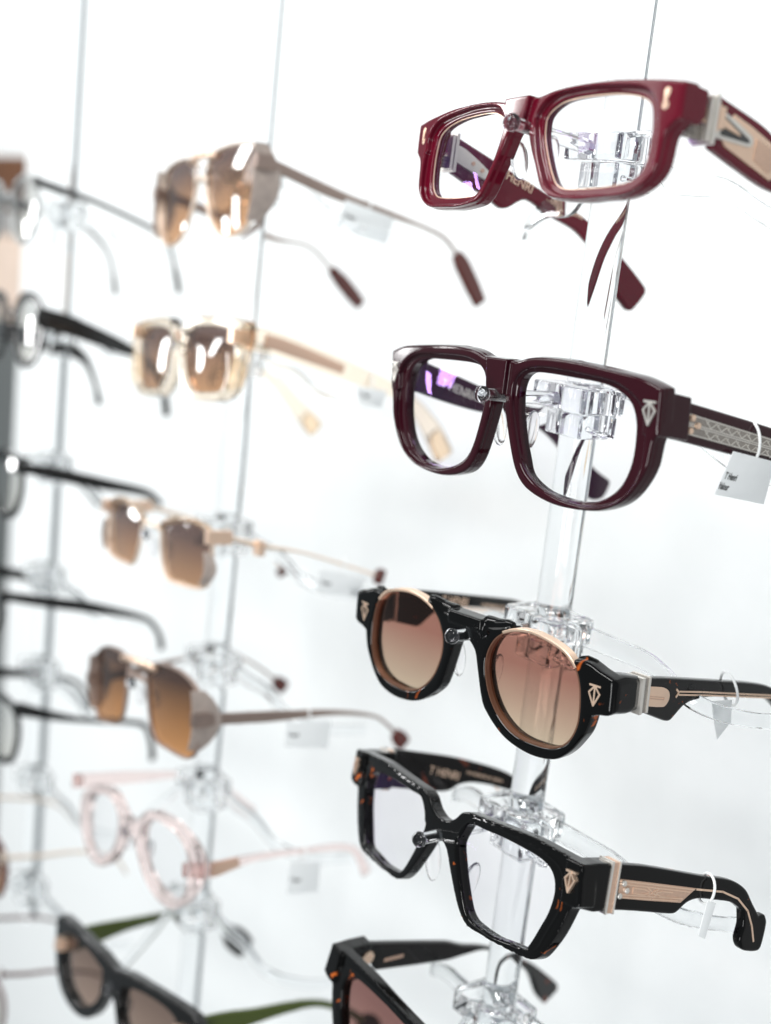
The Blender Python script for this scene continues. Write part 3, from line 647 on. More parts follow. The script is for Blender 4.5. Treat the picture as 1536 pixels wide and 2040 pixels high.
def build_red():
    k = 'red'; d = D[k]; root = empty('eyeglasses', frame_matrix(k))
    tag(root, 'burgundy red thick-framed rectangular eyeglasses, topmost on the near rod', 'eyeglasses', 'glasses on the near rod')
    o = [tuple(p) for p in d['outline']]
    half = [(0, 10.3)] + o + [(5.0, 0.6), (3.0, 2.2), (0, 2.6)]
    full = crom(half + [(-x, y) for x, y in half[::-1] if abs(x) > 0.1], 3, sharp=40)
    ho = crom(d['hole_out'], 3); hi = crom(d['hole_in'], 3)
    A_ = layer([full, ho, mir(ho)], -2.2, 0.6, 0.5)
    B_ = layer([offset(full, 0.4), hi, mir(hi)], -5.6, -1.6, 0.5)
    blk = layer([[(-6.8, 10.9), (6.8, 10.9), (4.4, 1.2), (-4.4, 1.2)]], -3.4, 2.8, 0.35)
    parts = [A_, B_, blk]
    for s in (1, -1):
        parts.append(arms_block([(0.2, 9.6), (-9.5, 8.6), (-9.5, 1.0), (-7.5, -1.5), (0.2, -1.2)], 62.5, 71.8, s, 0.7))
    # chamfer bar along the brow
    finish('frame', merge(parts), M['red'], root, voxel=0.3, smooth=6)
    for s in (1, -1):
        c = hi if s > 0 else mir(hi)
        finish('rim_wire', ribbon(offset(c, -0.25), 0.4, -2.9, -2.4), M['gold'], root)
        lens('lens', d['hole_in'], -3.4, 1.8, M['clear_lens'], root, s)
        pad(root, s, 8.2, -7.0, -7.5, 6.8, 3.6, 1.0, 0.33)
        # link-shaped rivet
        x, y = 66.0, 4.8
        hx = lambda cx, cy, r: [(s * cx + r * math.sin(math.pi / 3 * i), cy + r * 1.1 * math.cos(math.pi / 3 * i)) for i in range(6)]
        e = merge([layer([hx(x, y + 1.9, 1.25)[::-1]], -0.4, 0.75, 0.15), layer([hx(x, y - 1.9, 1.25)[::-1]], -0.4, 0.75, 0.15),
                   layer([[(s * x - .65, y - 2), (s * x + .65, y - 2), (s * x + .65, y + 2), (s * x - .65, y + 2)]], -0.4, 1.05, 0.25)])
        finish('emblem', e, M['gold'], root)
    near = [(-20, 8.8), (-36.7, 4.8), (-42, 3.0), (-47, 0.6), (-80, -9), (-96, -17), (-108, -25), (-122, -35), (-122, -38), (-117, -45), (-114, -45), (-104, -39), (-92, -27), (-80, -19), (-68, -15.5), (-46, -13.5), (-32.5, -10), (-20, -6.2)]
    far = [(-18, 7.6), (-47.5, -1.1), (-77.4, -9.6), (-91.2, -15), (-105.6, -23.5), (-122, -34.8), (-122.4, -38), (-117, -45.2), (-114.2, -45.4), (-105, -38), (-95.5, -27), (-87, -20.8), (-80, -17.2), (-68.4, -14.2), (-54.5, -9.8), (-46, -14.4), (-42.5, -15), (-36, -11.9), (-29.9, -10.3), (-18, -6)]
    tn = temple(root, 1, near, 66, 70, 'red'); tf = temple(root, -1, far, 66, 70, 'red')
    for s, t in ((1, tn), (-1, tf)):
        X = lambda a: s * a
        def bx(x0, x1, y0, y1, z0, z1): return boxvf(min(X(x0), X(x1)), max(X(x0), X(x1)), y0, y1, z0, z1)
        hb = [bx(66.5, 70.2, 0.2 + 1.5 * i, 1.4 + 1.5 * i, -15.5, -9) for i in range(3)]
        finish('hinge_bar', merge(hb), M['gold'], root, bend=False)
        finish('hinge_knuckle', merge([bx(66.5, 69.5, -4.5 + 1.3 * i, -3.7 + 1.3 * i, -16.5, -10) for i in range(3)] + [tube([(X(68), -4.8, -14), (X(68), -0.5, -14)], 1.2, 12)]), M['silver_dark'], root, bend=False)
        pl = [bx(64.5, 71.8, -5.2, 7.6, -16.4, -15.2), bx(64.2, 72.4, -5.8, 8.3, -18.0, -16.7)]
        finish('hinge_plate', merge(pl), M['silver'], root, bend=False)
        finish('hinge_boss', merge([bx(70.5, 72.6, -1.0, 5.2, -20.6, -18.2), bx(70.2, 72.0, -2.0, 6.2, -18.9, -18.1)]), M['gold'], root, bend=False)
        # V-shaped silver tongue and gold inlay on the outer face
        v, f = arms_block(crom([(-18, 5.6), (-24, 3.6), (-33.5, -0.2), (-34.6, -1.8), (-34, -3.2), (-32.6, -3.6), (-18, -3.4)], 3, sharp=40), 69.6, 71.2, s, 0.3)
        finish('tongue', (v, f), M['silver'], t, bend=False)
        v, f = arms_block([(-20.8, 3.6), (-24, 2.2), (-32.4, -1.4), (-33, -2.2), (-32, -2.6), (-20.8, -2.4)], 71.1, 71.3, s, 0.05)
        finish('tongue_groove', (v, f), M['darkmetal'], t, bend=False)
        v, f = arms_block([(-20, 3.0), (-28, -0.6), (-28.4, -1.4), (-20, 0.2)], 70.9, 71.9, s, 0.2)
        finish('tongue_spine', (v, f), M['gold'], t, bend=False)
        v, f = arms_block([(-22.5, -3.4), (-24, -5.0), (-44, -11.2), (-50, -6.0), (-50, -3.2), (-34, 2.4), (-26, 4.6)], 69.7, 70.6, s, 0.15)
        pl_ = finish('inlay', (v, f), M['gold'], t, bend=False)
        v, f = arms_block([(-35.8, -6.6), (-42.6, -9.4), (-47, -5.6), (-46.6, -3.4), (-36, -0.4)], 70.5, 70.85, s, 0.1)
        finish('inlay_panel', (v, f), M['gold_dark'], t, bend=False)
    # inner hinge plate of the far temple with two screws
    v, f = arms_block(crom([(-16, 4.6), (-22, 3.4), (-33, -2.2), (-34.6, -4.6), (-33.5, -6.2), (-30, -5.6), (-17, -1.6)], 3, sharp=40), 65.0, 66.2, -1, 0.2)
    finish('inner_hinge', (v, f), M['silver'], tf, bend=False)
    for z, y in ((-26, -1.2), (-30.5, -3.0)):
        finish('screw', tube([(-65.1, y, z), (-64.6, y, z)], 0.8, 12), M['gold_dark'], tf, bend=False)
    temple_text(tf, k, 'T HENRI', 5.2, 0.1, 'gold', (0, 1), -65.98, 0.05, 0.95)
    temple_text(tf, k, 'HANDMADE IN JAPAN', 2.2, 0.1, 'gold', (2, 3), -65.98, 0.03, 0.9)
    return root
build_red()

def text_at(key, z, y): D[key].setdefault('text', []).append([z, y])

def rivets(root, s, pts, x, mat, r=1.1):
    for z, y in pts:
        finish('rivet', tube([(s * (x - 0.4), y, z), (s * (x + 1.0), y, z), (s * (x + 1.25), y, z)], [r, r, r * 0.7], 14), M[mat], root, bend=False)

def strips(pts_list, x, h, w, s):
    """Thin raised lines on a temple's outer face; each line is a list of (z, y)."""
    parts = []
    for ln in pts_list:
        for a, b in zip(ln[:-1], ln[1:]):
            v, f = bar2d(a, b, w, x, x + h)
            parts.append(([(s * c, q, p) for p, q, c in v], f))
    return merge(parts)

def build_maroon():
    k = 'maroon'; d = D[k]; root = empty('eyeglasses', frame_matrix(k))
    tag(root, 'dark oxblood square eyeglasses with silver kite emblems, second from top on the near rod', 'eyeglasses', 'glasses on the near rod')
    o = [tuple(p) for p in d['outline']]
    half = [(0, 16.6), (5.5, 16.6)] + o + [(4.2, 3.4), (2.6, 5.6), (0, 6.2)]
    full = crom(half + [(-x, y) for x, y in half[::-1] if abs(x) > 0.1], 3, sharp=45)
    ho = offset(crom(d['hole_out'], 3, sharp=40), 0.5); hi = offset(crom(d['hole_in'], 3, sharp=40), 0.7)
    parts = [layer([offset(full, 0.3), ho, mir(ho)], -2.8, 0.3, 0.9), layer([offset(full, 0.5), hi, mir(hi)], -6.2, -1.6, 0.7),
             layer([[(-5.8, 17.3), (5.8, 17.3), (4.6, 4.8), (-4.6, 4.8)]], -3.4, 2.3, 0.5)]
    for s in (1, -1):
        parts.append(arms_block([(0.0, 13.6), (-8, 12.2), (-14.3, 11.0), (-14.3, -2.8), (-7, -1.6), (0, -0.8)], 64.8, 71.2, s, 0.8))
    finish('frame', merge(parts), M['maroon'], root, voxel=0.3, smooth=8)
    near = [(-13.6, 10.6), (-60.2, 0.3), (-80, -5), (-92, -10), (-106, -22), (-120, -36), (-118, -46), (-110, -44), (-95, -26), (-84, -17), (-66, -13.5), (-42.5, -8.4), (-13.6, -2.3)]
    far = [(-12, 11.2), (-15.8, 10.5), (-45.9, 0.3), (-63.4, -6.5), (-76.8, -12), (-93.1, -20.9), (-108.3, -31.2), (-118.2, -38.9), (-127, -44), (-127.5, -45.4), (-125.7, -49.6), (-122.8, -52.5), (-116.6, -52.4), (-108, -44), (-96, -29), (-88, -22.4), (-79.2, -17.8), (-62.6, -13.4), (-45.5, -10.5), (-27.5, -6), (-12, -1.4)]
    tn = temple(root, 1, near, 66, 70, 'maroon'); tf = temple(root, -1, far, 66, 70, 'maroon')
    for s, t in ((1, tn), (-1, tf)):
        lens('lens', offset([tuple(p) for p in d['hole_in']], 0.8), -3.8, 2.0, M['clear_lens'], root, s)
        pad(root, s, 8.6, -7.5, -8.5, 7.5, 3.6, 1.0, 0.30)
        kite_emblem(root, s, 67.6, 6.0, 7.2, 0.45, 'silver')
        y = lambda z, o: 7.3 - (-z - 13.9) * 0.235 + o
        sl = 1
        v, f = arms_block([(-15.2, y(-15.2, -0.1)), (-67, y(-67, 0.3)), (-69, y(-69, -6.0)), (-15.2, y(-15.2, -7.0))], 69.6, 70.35, s, 0.12)
        pl = finish('inlay', (v, f), M['silver_dark'], t, bend=False)
        lines = [[(-15.5, y(-15.5, -.5)), (-67, y(-67, -.2))], [(-15.5, y(-15.5, -6.6)), (-67, y(-67, -5.6))], [(-17, y(-17, -3.2)), (-66, y(-66, -2.7))], [(-17, y(-17, -3.9)), (-66, y(-66, -3.3))]]
        zz = -27
        while zz > -64:
            for o0, o1 in ((-0.9, -2.8), (-4.2, -6.2)):
                lines.append([(zz, y(zz, o0)), (zz - 2.6, y(zz - 2.6, o1)), (zz - 5.2, y(zz - 5.2, o0))])
                lines.append([(zz - .6, y(zz, (o0 + o1) / 2)), (zz - 1.3, y(zz, o0 - 0.3))])
            zz -= 5.2
        finish('engraving', strips(lines, 70.3, 0.28, 0.32, s), M['silver'], pl, bend=False, shade=False)
        rivets(t, s, D['maroon']['rivets'], 70.2, 'gold', 1.05)
    temple_text(tf, k, 'T HENRI', 5.0, 0.1, 'silver', (0, 1), -65.98, 0.04, 0.95)
    temple_text(tf, k, 'HANDMADE IN JAPAN', 2.2, 0.1, 'silver', (1, 2), -65.98, 0.02, 1.0)
    return root
D['maroon']['text'] = [[-25.5, 0.2], [-36, -3.4], [-60, -10.9]]
build_maroon()

def build_round():
    k = 'round'; d = D[k]; root = empty('sunglasses', frame_matrix(k))
    tag(root, 'black round sunglasses with rose gold upper rims and brown gradient lenses', 'sunglasses', 'glasses on the near rod')
    ln = [tuple(p) for p in d['lens']]
    lens_c = crom(ln, 4)
    inner = ln[0:20]                       # from the horn round the bottom to the end piece
    ep = [tuple(p) for p in d['endp']]
    half = [(0, 14.2), (9, 14.2), (13, 14.4), (18.5, 15.9), (21.8, 16.6), (21.4, 15.2), (19.6, 14.2)] + inner[1:] + \
           [(49.6, 12.2), (52.5, 12.6), (56.1, 12.4), (60, 10.9), (64.4, 9.6), (66.0, 8.2), (66.2, -2.6)] + ep[7:] + [(0, 7.4)]
    full = crom(half[:-1] + [(0, 7.4)] + [(-x, y) for x, y in half[:-1][::-1] if abs(x) > 0.1], 3, sharp=48)
    parts = [layer([full], -6.0, 0.8, 1.5, 4)]
    # raised bridge bar and horns
    parts.append(topv([(-9.5, 0.2), (-8, 1.9), (8, 1.9), (9.5, 0.2), (9.5, -5.5), (-9.5, -5.5)], 11.2, 16.0, 0.8))
    for s in (1, -1):
        parts.append(tube([(s * 8, 14.4, -2.6), (s * 14, 15.2, -2.2), (s * 19, 16.6, -1.6), (s * 21.6, 17.0, -1.2)], [3.0, 2.4, 1.9, 1.2], 12))
        parts.append(arms_block(crom([(0.2, 9.2), (-6, 9.6), (-11, 8.8), (-16.6, 7.4), (-16.6, -3.6), (-8, -4.4), (0, -2.8)], 3, sharp=60), 58.6, 66.9, s, 2.2))
        parts.append(tube([(s * 49.5, 12.0, -2.6), (s * 52.5, 12.6, -3.0), (s * 56, 11.6, -3.6)], [0.9, 1.3, 1.6], 12))
    finish('frame', merge(parts), M['black2'], root, voxel=0.3, smooth=14)
    near = [(-19.5, 7.4), (-32.4, 5.4), (-64.3, -0.8), (-90, -6), (-104, -10), (-118, -18), (-132, -30), (-142, -42), (-138, -47), (-128, -38), (-112, -21), (-100, -14), (-69, -8), (-55.9, -6.2), (-46, -6.9), (-40, -10.2), (-37.5, -11.4), (-34, -10.6), (-19.5, -4.6)]
    far = [(-18, 7.6), (-38.3, 5.4), (-61.5, 1.2), (-94.8, -5), (-102.5, -6.9), (-114.8, -12.5), (-127.1, -22.7), (-143, -37.5), (-144, -44), (-140, -46.5), (-136.9, -44.2), (-120.4, -26.7), (-108.2, -15.3), (-99.8, -12.1), (-91, -9.8), (-70.2, -5.8), (-59, -4.4), (-48.4, -5.4), (-40, -10), (-37, -10.4), (-18, -4.6)]
    tn = temple(root, 1, near, 62.6, 66.6, 'black2'); tf = temple(root, -1, far, 64, 68, 'tort')
    for s, t in ((1, tn), (-1, tf)):
        c = lens_c if s > 0 else mir(lens_c)
        finish('inner_rim', ribbon(offset(c, -0.1), 0.9, -2.6, 0.30), M['ring_brown'], root)
        up = crom([(s * p[0], p[1]) for p in ln[18:] + ln[:1]], 5, closed=False)
        if s < 0: up = up[::-1]
        V = []; F = []
        for i, p in enumerate(up):
            t_ = (Vector(up[min(i + 1, len(up) - 1)]) - Vector(up[max(i - 1, 0)])).normalized(); nn = Vector((t_.y, -t_.x))
            V += [(p[0] + nn.x * r_, p[1] + nn.y * r_, z_) for r_, z_ in ((-0.2, -2.8), (1.0, -2.8), (1.0, 0.5), (0.75, 0.75), (0.1, 0.75), (-0.2, 0.5))]
        for i in range(len(up) - 1):
            for q_ in range(6): F.append((i * 6 + q_, i * 6 + (q_ + 1) % 6, i * 6 + 6 + (q_ + 1) % 6, i * 6 + 6 + q_))
        F += [(0, 1, 2, 3, 4, 5), tuple((len(up) - 1) * 6 + q_ for q_ in range(6))]
        finish('rim_wire', (V, F), M['gold'], root)
        top = [p for p in (lens_c if s > 0 else [(-x, y) for x, y in lens_c])]
        lens('lens', d['lens'], -1.6, 1.5, M['brown_lens'], root, s)
        pad(root, s, 9.6, -4.5, -7.5, 7.2, 3.4, 1.0, 0.25)
        kite_emblem(root, s, 59.2, 2.0, 7.0, 0.6, 'gold')
        # band where temple meets front
        xo = 67.4; xi = 60.4
        bands = []
        for z0, z1, g, mt in ((-18.2, -16.7, 0.55, 'silver'), (-20.4, -18.3, 0.25, 'silver_dark'), (-21.6, -20.5, 0.5, 'silver')):
            v, f = boxvf(min(s * xi, s * (xo + g)), max(s * xi, s * (xo + g)), -4.3 - g, 7.5 + g, z0, z1)
            finish('hinge_band', (v, f), M[mt], root, bend=False)
        v, f = arms_block(crom([(-21, 4.4), (-30, 2.6), (-33.4, 1.0), (-34.6, -1.0), (-34, -3.4), (-31.5, -4.8), (-21, -2.6)], 3, sharp=50), 66.2, 67.25, s, 0.2)
        cap = finish('inlay', (v, f), M['gold'], t, bend=False)
        finish('engraving', strips([[(-23, 0.6), (-31, -1.2), (-31, -2.0), (-23, -0.2)]], 67.2, 0.2, 0.35, s), M['gold_dark'], cap, bend=False, shade=False)
        finish('inlay_line', merge([strips([[(-41, -0.9), (-55.3, -3.5), (-104, -13.2)]], 66.5, 0.35, 0.6, s), strips([[(-41, -2.1), (-55.3, -4.7), (-104, -14.2)]], 66.5, 0.35, 0.6, s),
                                    strips([[(-39.0, 0.2), (-40.6, -1.2), (-39.2, -2.6)]], 66.5, 0.4, 0.7, s)]), M['gold'], t, bend=False, shade=False)
    temple_text(tf, k, 'T HENRI', 4.9, 0.1, 'gold', (0, 1), -63.98, 0.05, 0.9)
    temple_text(tf, k, 'HANDMADE IN JAPAN', 2.3, 0.1, 'gold', (2, 3), -63.98, 0.02, 1.0)
    return root
D['round']['text'] = [[-51.0, -1.6], [-64.4, -4.2], [-76.0, -6.0], [-100, -11.0]]
build_round()

def build_square(k, root, matf, matt, lensm, far, near, band=True, sc=1.0):
    d = D['square']
    o = [tuple(p) for p in d['outline']]
    half = [(0, 12.0), (2.6, 12.2)] + o[:12] + o[12:-2] + [(6.0, 1.6), (3.4, 3.6), (0, 4.2)]
    full = crom(half + [(-x, y) for x, y in half[::-1] if abs(x) > 0.1], 3, sharp=50)
    ho = crom(d['hole_out'], 3); hi = crom(d['hole_in'], 3)
    parts = [layer([full, ho, mir(ho)], -3.0, 0.2, 1.1), layer([full, hi, mir(hi)], -7.0, -1.6, 1.0)]
    for s in (1, -1):
        parts.append(arms_block([(0.0, 19.6), (-8, 20.3), (-17.5, 20.3), (-17.5, 4.6), (-8, 4.0), (0, 5.6)], 69.5, 77.4, s, 1.0))
    finish('frame', merge(parts), M[matf], root, voxel=0.3, smooth=9)
    tn = temple(root, 1, near, 72.6, 76.8, matf) if near else None
    tf = temple(root, -1, far, 75 if k == 'square' else 70, 79 if k == 'square' else 74, matt)
    for s, t in ((1, tn), (-1, tf)):
        if t is None: continue
        lens('lens', d['hole_in'], -4.0, 1.8, M[lensm], root, s)
        pad(root, s, 13.0, -7.5, -9.5, 8.0, 3.6, 1.0, 0.45)
        if k != 'square': continue
        kite_emblem(root, s, 73.4, 13.0, 6.8, 0.45, 'gold')
        for z0, z1, g, mt in ((-18.3, -17.5, 0.7, 'silver'), (-20.6, -18.4, 0.4, 'gold_dark'), (-21.4, -20.7, 0.65, 'silver')):
            v, f = boxvf(min(s * 71, s * (77.2 + g)), max(s * 71, s * (77.2 + g)), 4.2 - g, 20.4 + g, z0, z1)
            finish('hinge_band', (v, f), M[mt], root, bend=False)
        v, f = arms_block([(-21.2, 15.2), (-40, 13.4), (-58, 11.6), (-51.5, 6.6), (-36, 7.6), (-21.2, 8.8)], 76.4, 77.05, s, 0.12)
        pl = finish('inlay', (v, f), M['gold_dark'], t, bend=False)
        y = lambda z, q: 15.0 - (-z - 21) * 0.098 - q
        lines = [[(-21.5, y(-21.5, .3)), (-57, y(-57, .3))], [(-21.5, y(-21.5, 1.3)), (-55, y(-55, 1.3))], [(-21.5, y(-21.5, 5.9)), (-50, y(-50, 4.8))], [(-21.5, y(-21.5, 4.9)), (-52, y(-52, 3.9))],
                 [(-29, y(-29, 2.2)), (-34, y(-34, 2.2)), (-37, y(-37, 3.1)), (-34, y(-34, 4.0)), (-29, y(-29, 4.0)), (-29, y(-29, 2.2))],
                 [(-47, y(-47, 2.2)), (-42, y(-42, 2.2)), (-39, y(-39, 3.1)), (-42, y(-42, 4.0)), (-47, y(-47, 4.0))],
                 [(-35.5, y(-35.5, 1.6)), (-40.5, y(-40.5, 4.4))], [(-35.5, y(-35.5, 4.4)), (-40.5, y(-40.5, 1.6))]]
        finish('engraving', strips(lines, 77.0, 0.22, 0.4, s), M['gold'], pl, bend=False, shade=False)
        rivets(t, s, [(-24.0, 13.8), (-25.6, 11.4), (-22.8, 9.6)], 77.0, 'silver', 1.0)
        finish('inlay_line', merge([strips([[(-58.3, 11.2), (-71.1, 10.2), (-79.2, 7.6), (-85.1, 3.1), (-88.4, -2.4), (-90.5, -8)]], 76.6, 0.4, 0.7, s)]), M['gold'], t, bend=False, shade=False)
    if k == 'square':
        temple_text(tf, k, 'T HENRI', 5.0, 0.1, 'gold', (0, 1), -74.98, 0.05, 0.9)
        temple_text(tf, k, 'HANDMADE IN JAPAN', 2.1, 0.1, 'gold', (2, 3), -74.98, 0.02, 1.0)
    return root, tf
D['square']['text'] = [[-42.8, 11.0], [-55.4, 9.0], [-63, 11.5], [-84, 8.0]]
sq = empty('eyeglasses', frame_matrix('square'))
tag(sq, 'chunky black tortoise square eyeglasses with gold kite emblems, below the round sunglasses', 'eyeglasses', 'glasses on the near rod')
sq_near = [(-20.5, 19.8), (-34.4, 19.1), (-61.2, 15.6), (-75.1, 14.1), (-82.8, 10.9), (-87.5, 5.8), (-91.9, 1.1), (-94.7, 1.5), (-96.4, -1.5), (-95.6, -10.2), (-93.8, -12), (-88, -11.8), (-85.2, -10.6), (-83.6, -7.2), (-84.3, -2.3), (-83, 3.1), (-76.9, 6), (-68.5, 7), (-60.2, 7.6), (-55.3, 6.3), (-50.9, 2.9), (-48, 2.5), (-31.5, 3.8), (-20.5, 4.4)]
sq_far = [(-18, 21), (-53.1, 18.8), (-75, 15.4), (-88.1, 12.1), (-96, 7), (-104, -4), (-112, -18), (-108, -24), (-101, -20), (-93, -2), (-89.7, 4.2), (-78, 6.4), (-67.7, 7.3), (-61, 6.2), (-55.5, 3.2), (-48.8, 2.7), (-18, 4)]
build_square('square', sq, 'black', 'tort', 'clear_lens', sq_far, sq_near)

hx = empty('sunglasses', frame_matrix('hexa'))
tag(hx, 'black tortoise angular sunglasses with dusty pink lenses, cut off by the bottom edge', 'sunglasses', 'glasses on the near rod')
hex_far = [tuple(p) for p in D['hexa']['temple']]
_, hxt = build_square('hexa', hx, 'black', 'tort', 'dusk_lens', hex_far, sq_near)
finish('screw', tube([(-69.9, 14.5, -20.5), (-68.9, 14.5, -20.5)], 3.0, 14), M['gold'], hxt, bend=False)
finish('lettering', merge([boxvf(-69.95, -69.8, 10.0, 11.6, -42, -31)]), M['gold_dark'], hxt, bend=False, shade=False)

for key, z, lab, drop in (('red', 1.392, 'clear acrylic clip with nose peg holding the burgundy eyeglasses', 9),
                          ('maroon', 1.302, 'clear acrylic clip with nose peg behind the dark oxblood eyeglasses', 1),
                          ('round', 1.213, 'clear acrylic clip with bracket loop behind the round black sunglasses', 0),
                          ('square', 1.132, 'clear acrylic clip with bracket loop behind the chunky black square eyeglasses', 0),
                          ('hexa', 1.045, 'clear acrylic clip above the bottom edge, holding the pink-lensed sunglasses', 0)):
    holder(1, z, key, lab, drop)

# ---------------------------------------------------------------- blurred columns
def tip_color(root, key, which, s, x, frac=0.8, w=7, mat='brown_tip'):
    pass

def bg_glasses(key, name, label, cat, group, front, lensm, lens_pts, outline=None, rim=1.3, bridge_y=8.0, bridge_w=2.2, bar=None,
               near=None, far=None, tw=(5, 4, 3, 3, 4), tmat=None, tip=None, tip_w=6, shield=None, shield_mat='shieldm', depth=3.5, hinge=None, emb=None, padm=True, ymir=False, tipfrac=0.82, plate=None, brow=None):
    root = empty(name, frame_matrix(key)); tag(root, label, cat, group)
    lp = [tuple(p) for p in lens_pts]; lc = crom(lp, 3)
    if area2(lc) < 0: lc = lc[::-1]
    W = max(p[0] for p in lp)
    if outline:
        half = [tuple(p) for p in outline]
        full = offset(crom(half + [(-x, y) for x, y in half[::-1] if abs(x) > 0.1], 2, sharp=60), 0.9 if key == 'pink' else 0)
        parts = [layer([full, lc, mir(lc)], -depth, 0.5, 0.8)]
    else:
        oc = offset(lc, rim)
        parts = [layer([oc, lc], -depth * 0.6, 0.6, 0.3), layer([mir(oc), mir(lc)], -depth * 0.6, 0.6, 0.3)]
        xi = min(p[0] for p in lp)
        parts.append(tube([(-xi - .5, bridge_y - 1, -1), (-xi * .5, bridge_y + .6, .2), (xi * .5, bridge_y + .6, .2), (xi + .5, bridge_y - 1, -1)], bridge_w / 2, 8))
        if bar:
            finish('brow_bar', tube([(-bar[1], bar[0] - 1.5, -1), (-bar[1] * .5, bar[0], .6), (bar[1] * .5, bar[0], .6), (bar[1], bar[0] - 1.5, -1)], 2.0, 10), M['gold'], root)
    fr = finish('frame', merge(parts), M[front], root, voxel=0.6, smooth=2)
    nr = near or D[key]['near']; fa = far or D[key].get('far') or nr
    fa = [list(p) for p in fa]
    if fa[0][0] < -30:   # extend to the hinge
        fa = [[-10, min(fa[0][1] + 8, nr[0][1] + 1)]] + fa
    if nr[0][0] < -12: nr = [[-7, nr[0][1] + 1.5]] + [list(p) for p in nr]
    if brow:
        for s in (1, -1):
            b_ = [(s * x, y, -1.2) for x, y in [(min(p[0] for p in lp) - 2, brow[0] - 4.5), (16, brow[0]), (32, brow[0] + 3.6), (50, brow[0] + 3), (W + 2, brow[0] - 1)]]
            finish('brow_bar', tube([tuple(p) for p in crom([(p[0], p[1]) for p in b_], 4, closed=False)] and [(p[0], p[1], -1.2) for p in crom([(p[0], p[1]) for p in b_], 4, closed=False)], brow[1] / 2, 12), M['crystal'], root)
    for s in (1, -1):
        lens('lens', lp, -1.6, 1.8, M[lensm], root, s)
        c = nr if s > 0 else fa
        x0 = W + 1.2; 
        prof = seg_poly([tuple(p) for p in c], list(tw))
        v, f = arms_block(prof, x0, x0 + (2.6 if outline else 1.6), s, 0.4)
        t = finish('temple', (v, f), M[tmat or front], root, voxel=0.6, smooth=1, bend=False)
        v, f = boxvf(min(s * (W - 1), s * (x0 + 2.8)), max(s * (W - 1), s * (x0 + 2.8)), c[0][1] - 3.4, c[0][1] + 3.4, c[0][0] - 2.0, 0.0)
        finish('hinge', (v, f), M[hinge or tmat or front], root, bend=False)
        if tip:
            q = crom([tuple(p) for p in c], 6, closed=False, sharp=179); i = int(len(q) * tipfrac)
            v, f = arms_block(seg_poly(q[i:], [tip_w * .6, tip_w, tip_w, tip_w * .8]), x0 - 0.8, x0 + 2.9, s, 0.8)
            finish('temple_tip', (v, f), M[tip], t, bend=False)
        if plate:
            q = [(-17, nr[0][1] + plate[0]), (-60, None)]
            cc = crom([tuple(p) for p in c], 6, closed=False, sharp=179)
            sel = [p for p in cc if -plate[2] < p[0] < -plate[1]]
            if len(sel) > 2:
                v, f = arms_block(seg_poly(sel, [plate[0], plate[0], plate[0] * .7]), x0 - .3, x0 + 3.1, s, 0.2)
                finish('inlay', (v, f), M['gold_dark'], t, bend=False)
        if shield:
            y0, y1, zb = shield
            V = []; F = []; n = 9; ys = [y0 + (y1 - y0) * i / (n - 1) for i in range(n)]
            for i, yy in enumerate(ys):
                u = abs(2 * i / (n - 1) - 1); zz = -zb * (1 - 0.55 * u * u); xo = x0 + 0.8 - (4.5 * u * u if yy < (y0 + y1) / 2 else 2 * u * u)
                V += [(s * (xo - 1.4), yy, 0), (s * (xo + .6), yy, zz), (s * (xo + 1.2), yy, zz), (s * (xo - .6), yy, 0)]
            for i in range(n - 1):
                for k in range(4): F.append((i * 4 + k, i * 4 + (k + 1) % 4, i * 4 + 4 + (k + 1) % 4, i * 4 + 4 + k))
            F += [(0, 1, 2, 3), tuple((n - 1) * 4 + k for k in (3, 2, 1, 0))]
            finish('side_shield', (V, F), M[shield_mat], root, bend=False)
        if padm: pad(root, s, min(p[0] for p in lp) - 2.5, -2, -6.5, 5.5, 2.8, 0.9, 0.3)
    return root

G2 = 'blurred sunglasses on the middle rod'
bg_glasses('aviator', 'sunglasses', 'champagne metal aviator sunglasses with side shields and brown lenses, top of the middle rod', 'sunglasses', G2,
           'champ', 'amber_lens', D['aviator']['lens'], rim=1.2, bridge_y=2, bridge_w=4, bar=(14.5, 16), tw=(6, 6, 4.5, 2, 2, 2, 2), tmat='taupe', tip='brown_tip', tip_w=9, shield=(-24, 14, 14), tipfrac=0.8)
cr_out = [(0, 14.5), (5, 16), (12, 21), (46, 20.6), (62, 19.5), (70, 17.5), (71, 9), (67.5, 2), (66, -7), (61.5, -17), (48, -22.2), (19, -21.8), (9, -17), (4.5, -8), (3, 1), (0, 4)]
cr_lens = [(8.5, -2), (7.6, 7.3), (10.5, 14), (31.8, 16.2), (55.2, 14.2), (60.6, 10.4), (61.2, 4.7), (58.6, -4), (53.5, -15), (43.2, -17.6), (21.4, -17.4), (13, -11.2)]
bg_glasses('crystal', 'sunglasses', 'peach crystal square sunglasses with gold temple plates and brown lenses', 'sunglasses', G2,
           'crystal', 'amber_lens', cr_lens, outline=cr_out, tw=(12, 12, 11, 8, 8, 12, 12), tmat='crystal', depth=6, hinge='gold', tip='crystal', tip_w=10, plate=(6.5, 18, 70), shield=(-16, 2, 9), shield_mat='crystal', far=[[-10, 14], [-64.1, 10], [-90.9, -2.4], [-112, -20.7], [-128, -34.7]])
bg_glasses('brow', 'sunglasses', 'browline sunglasses with pale crystal brows, gold hinges and brown square lenses', 'sunglasses', G2,
           'champ', 'amber_lens', D['brow']['lens'], rim=1.2, bridge_y=11, bridge_w=3, tw=(3, 3, 1.6, 1.6, 2), tmat='champ', tip='brown_tip', tip_w=9, hinge='gold', tipfrac=0.9, shield=(-11, 6, 6), brow=(15, 4.2))
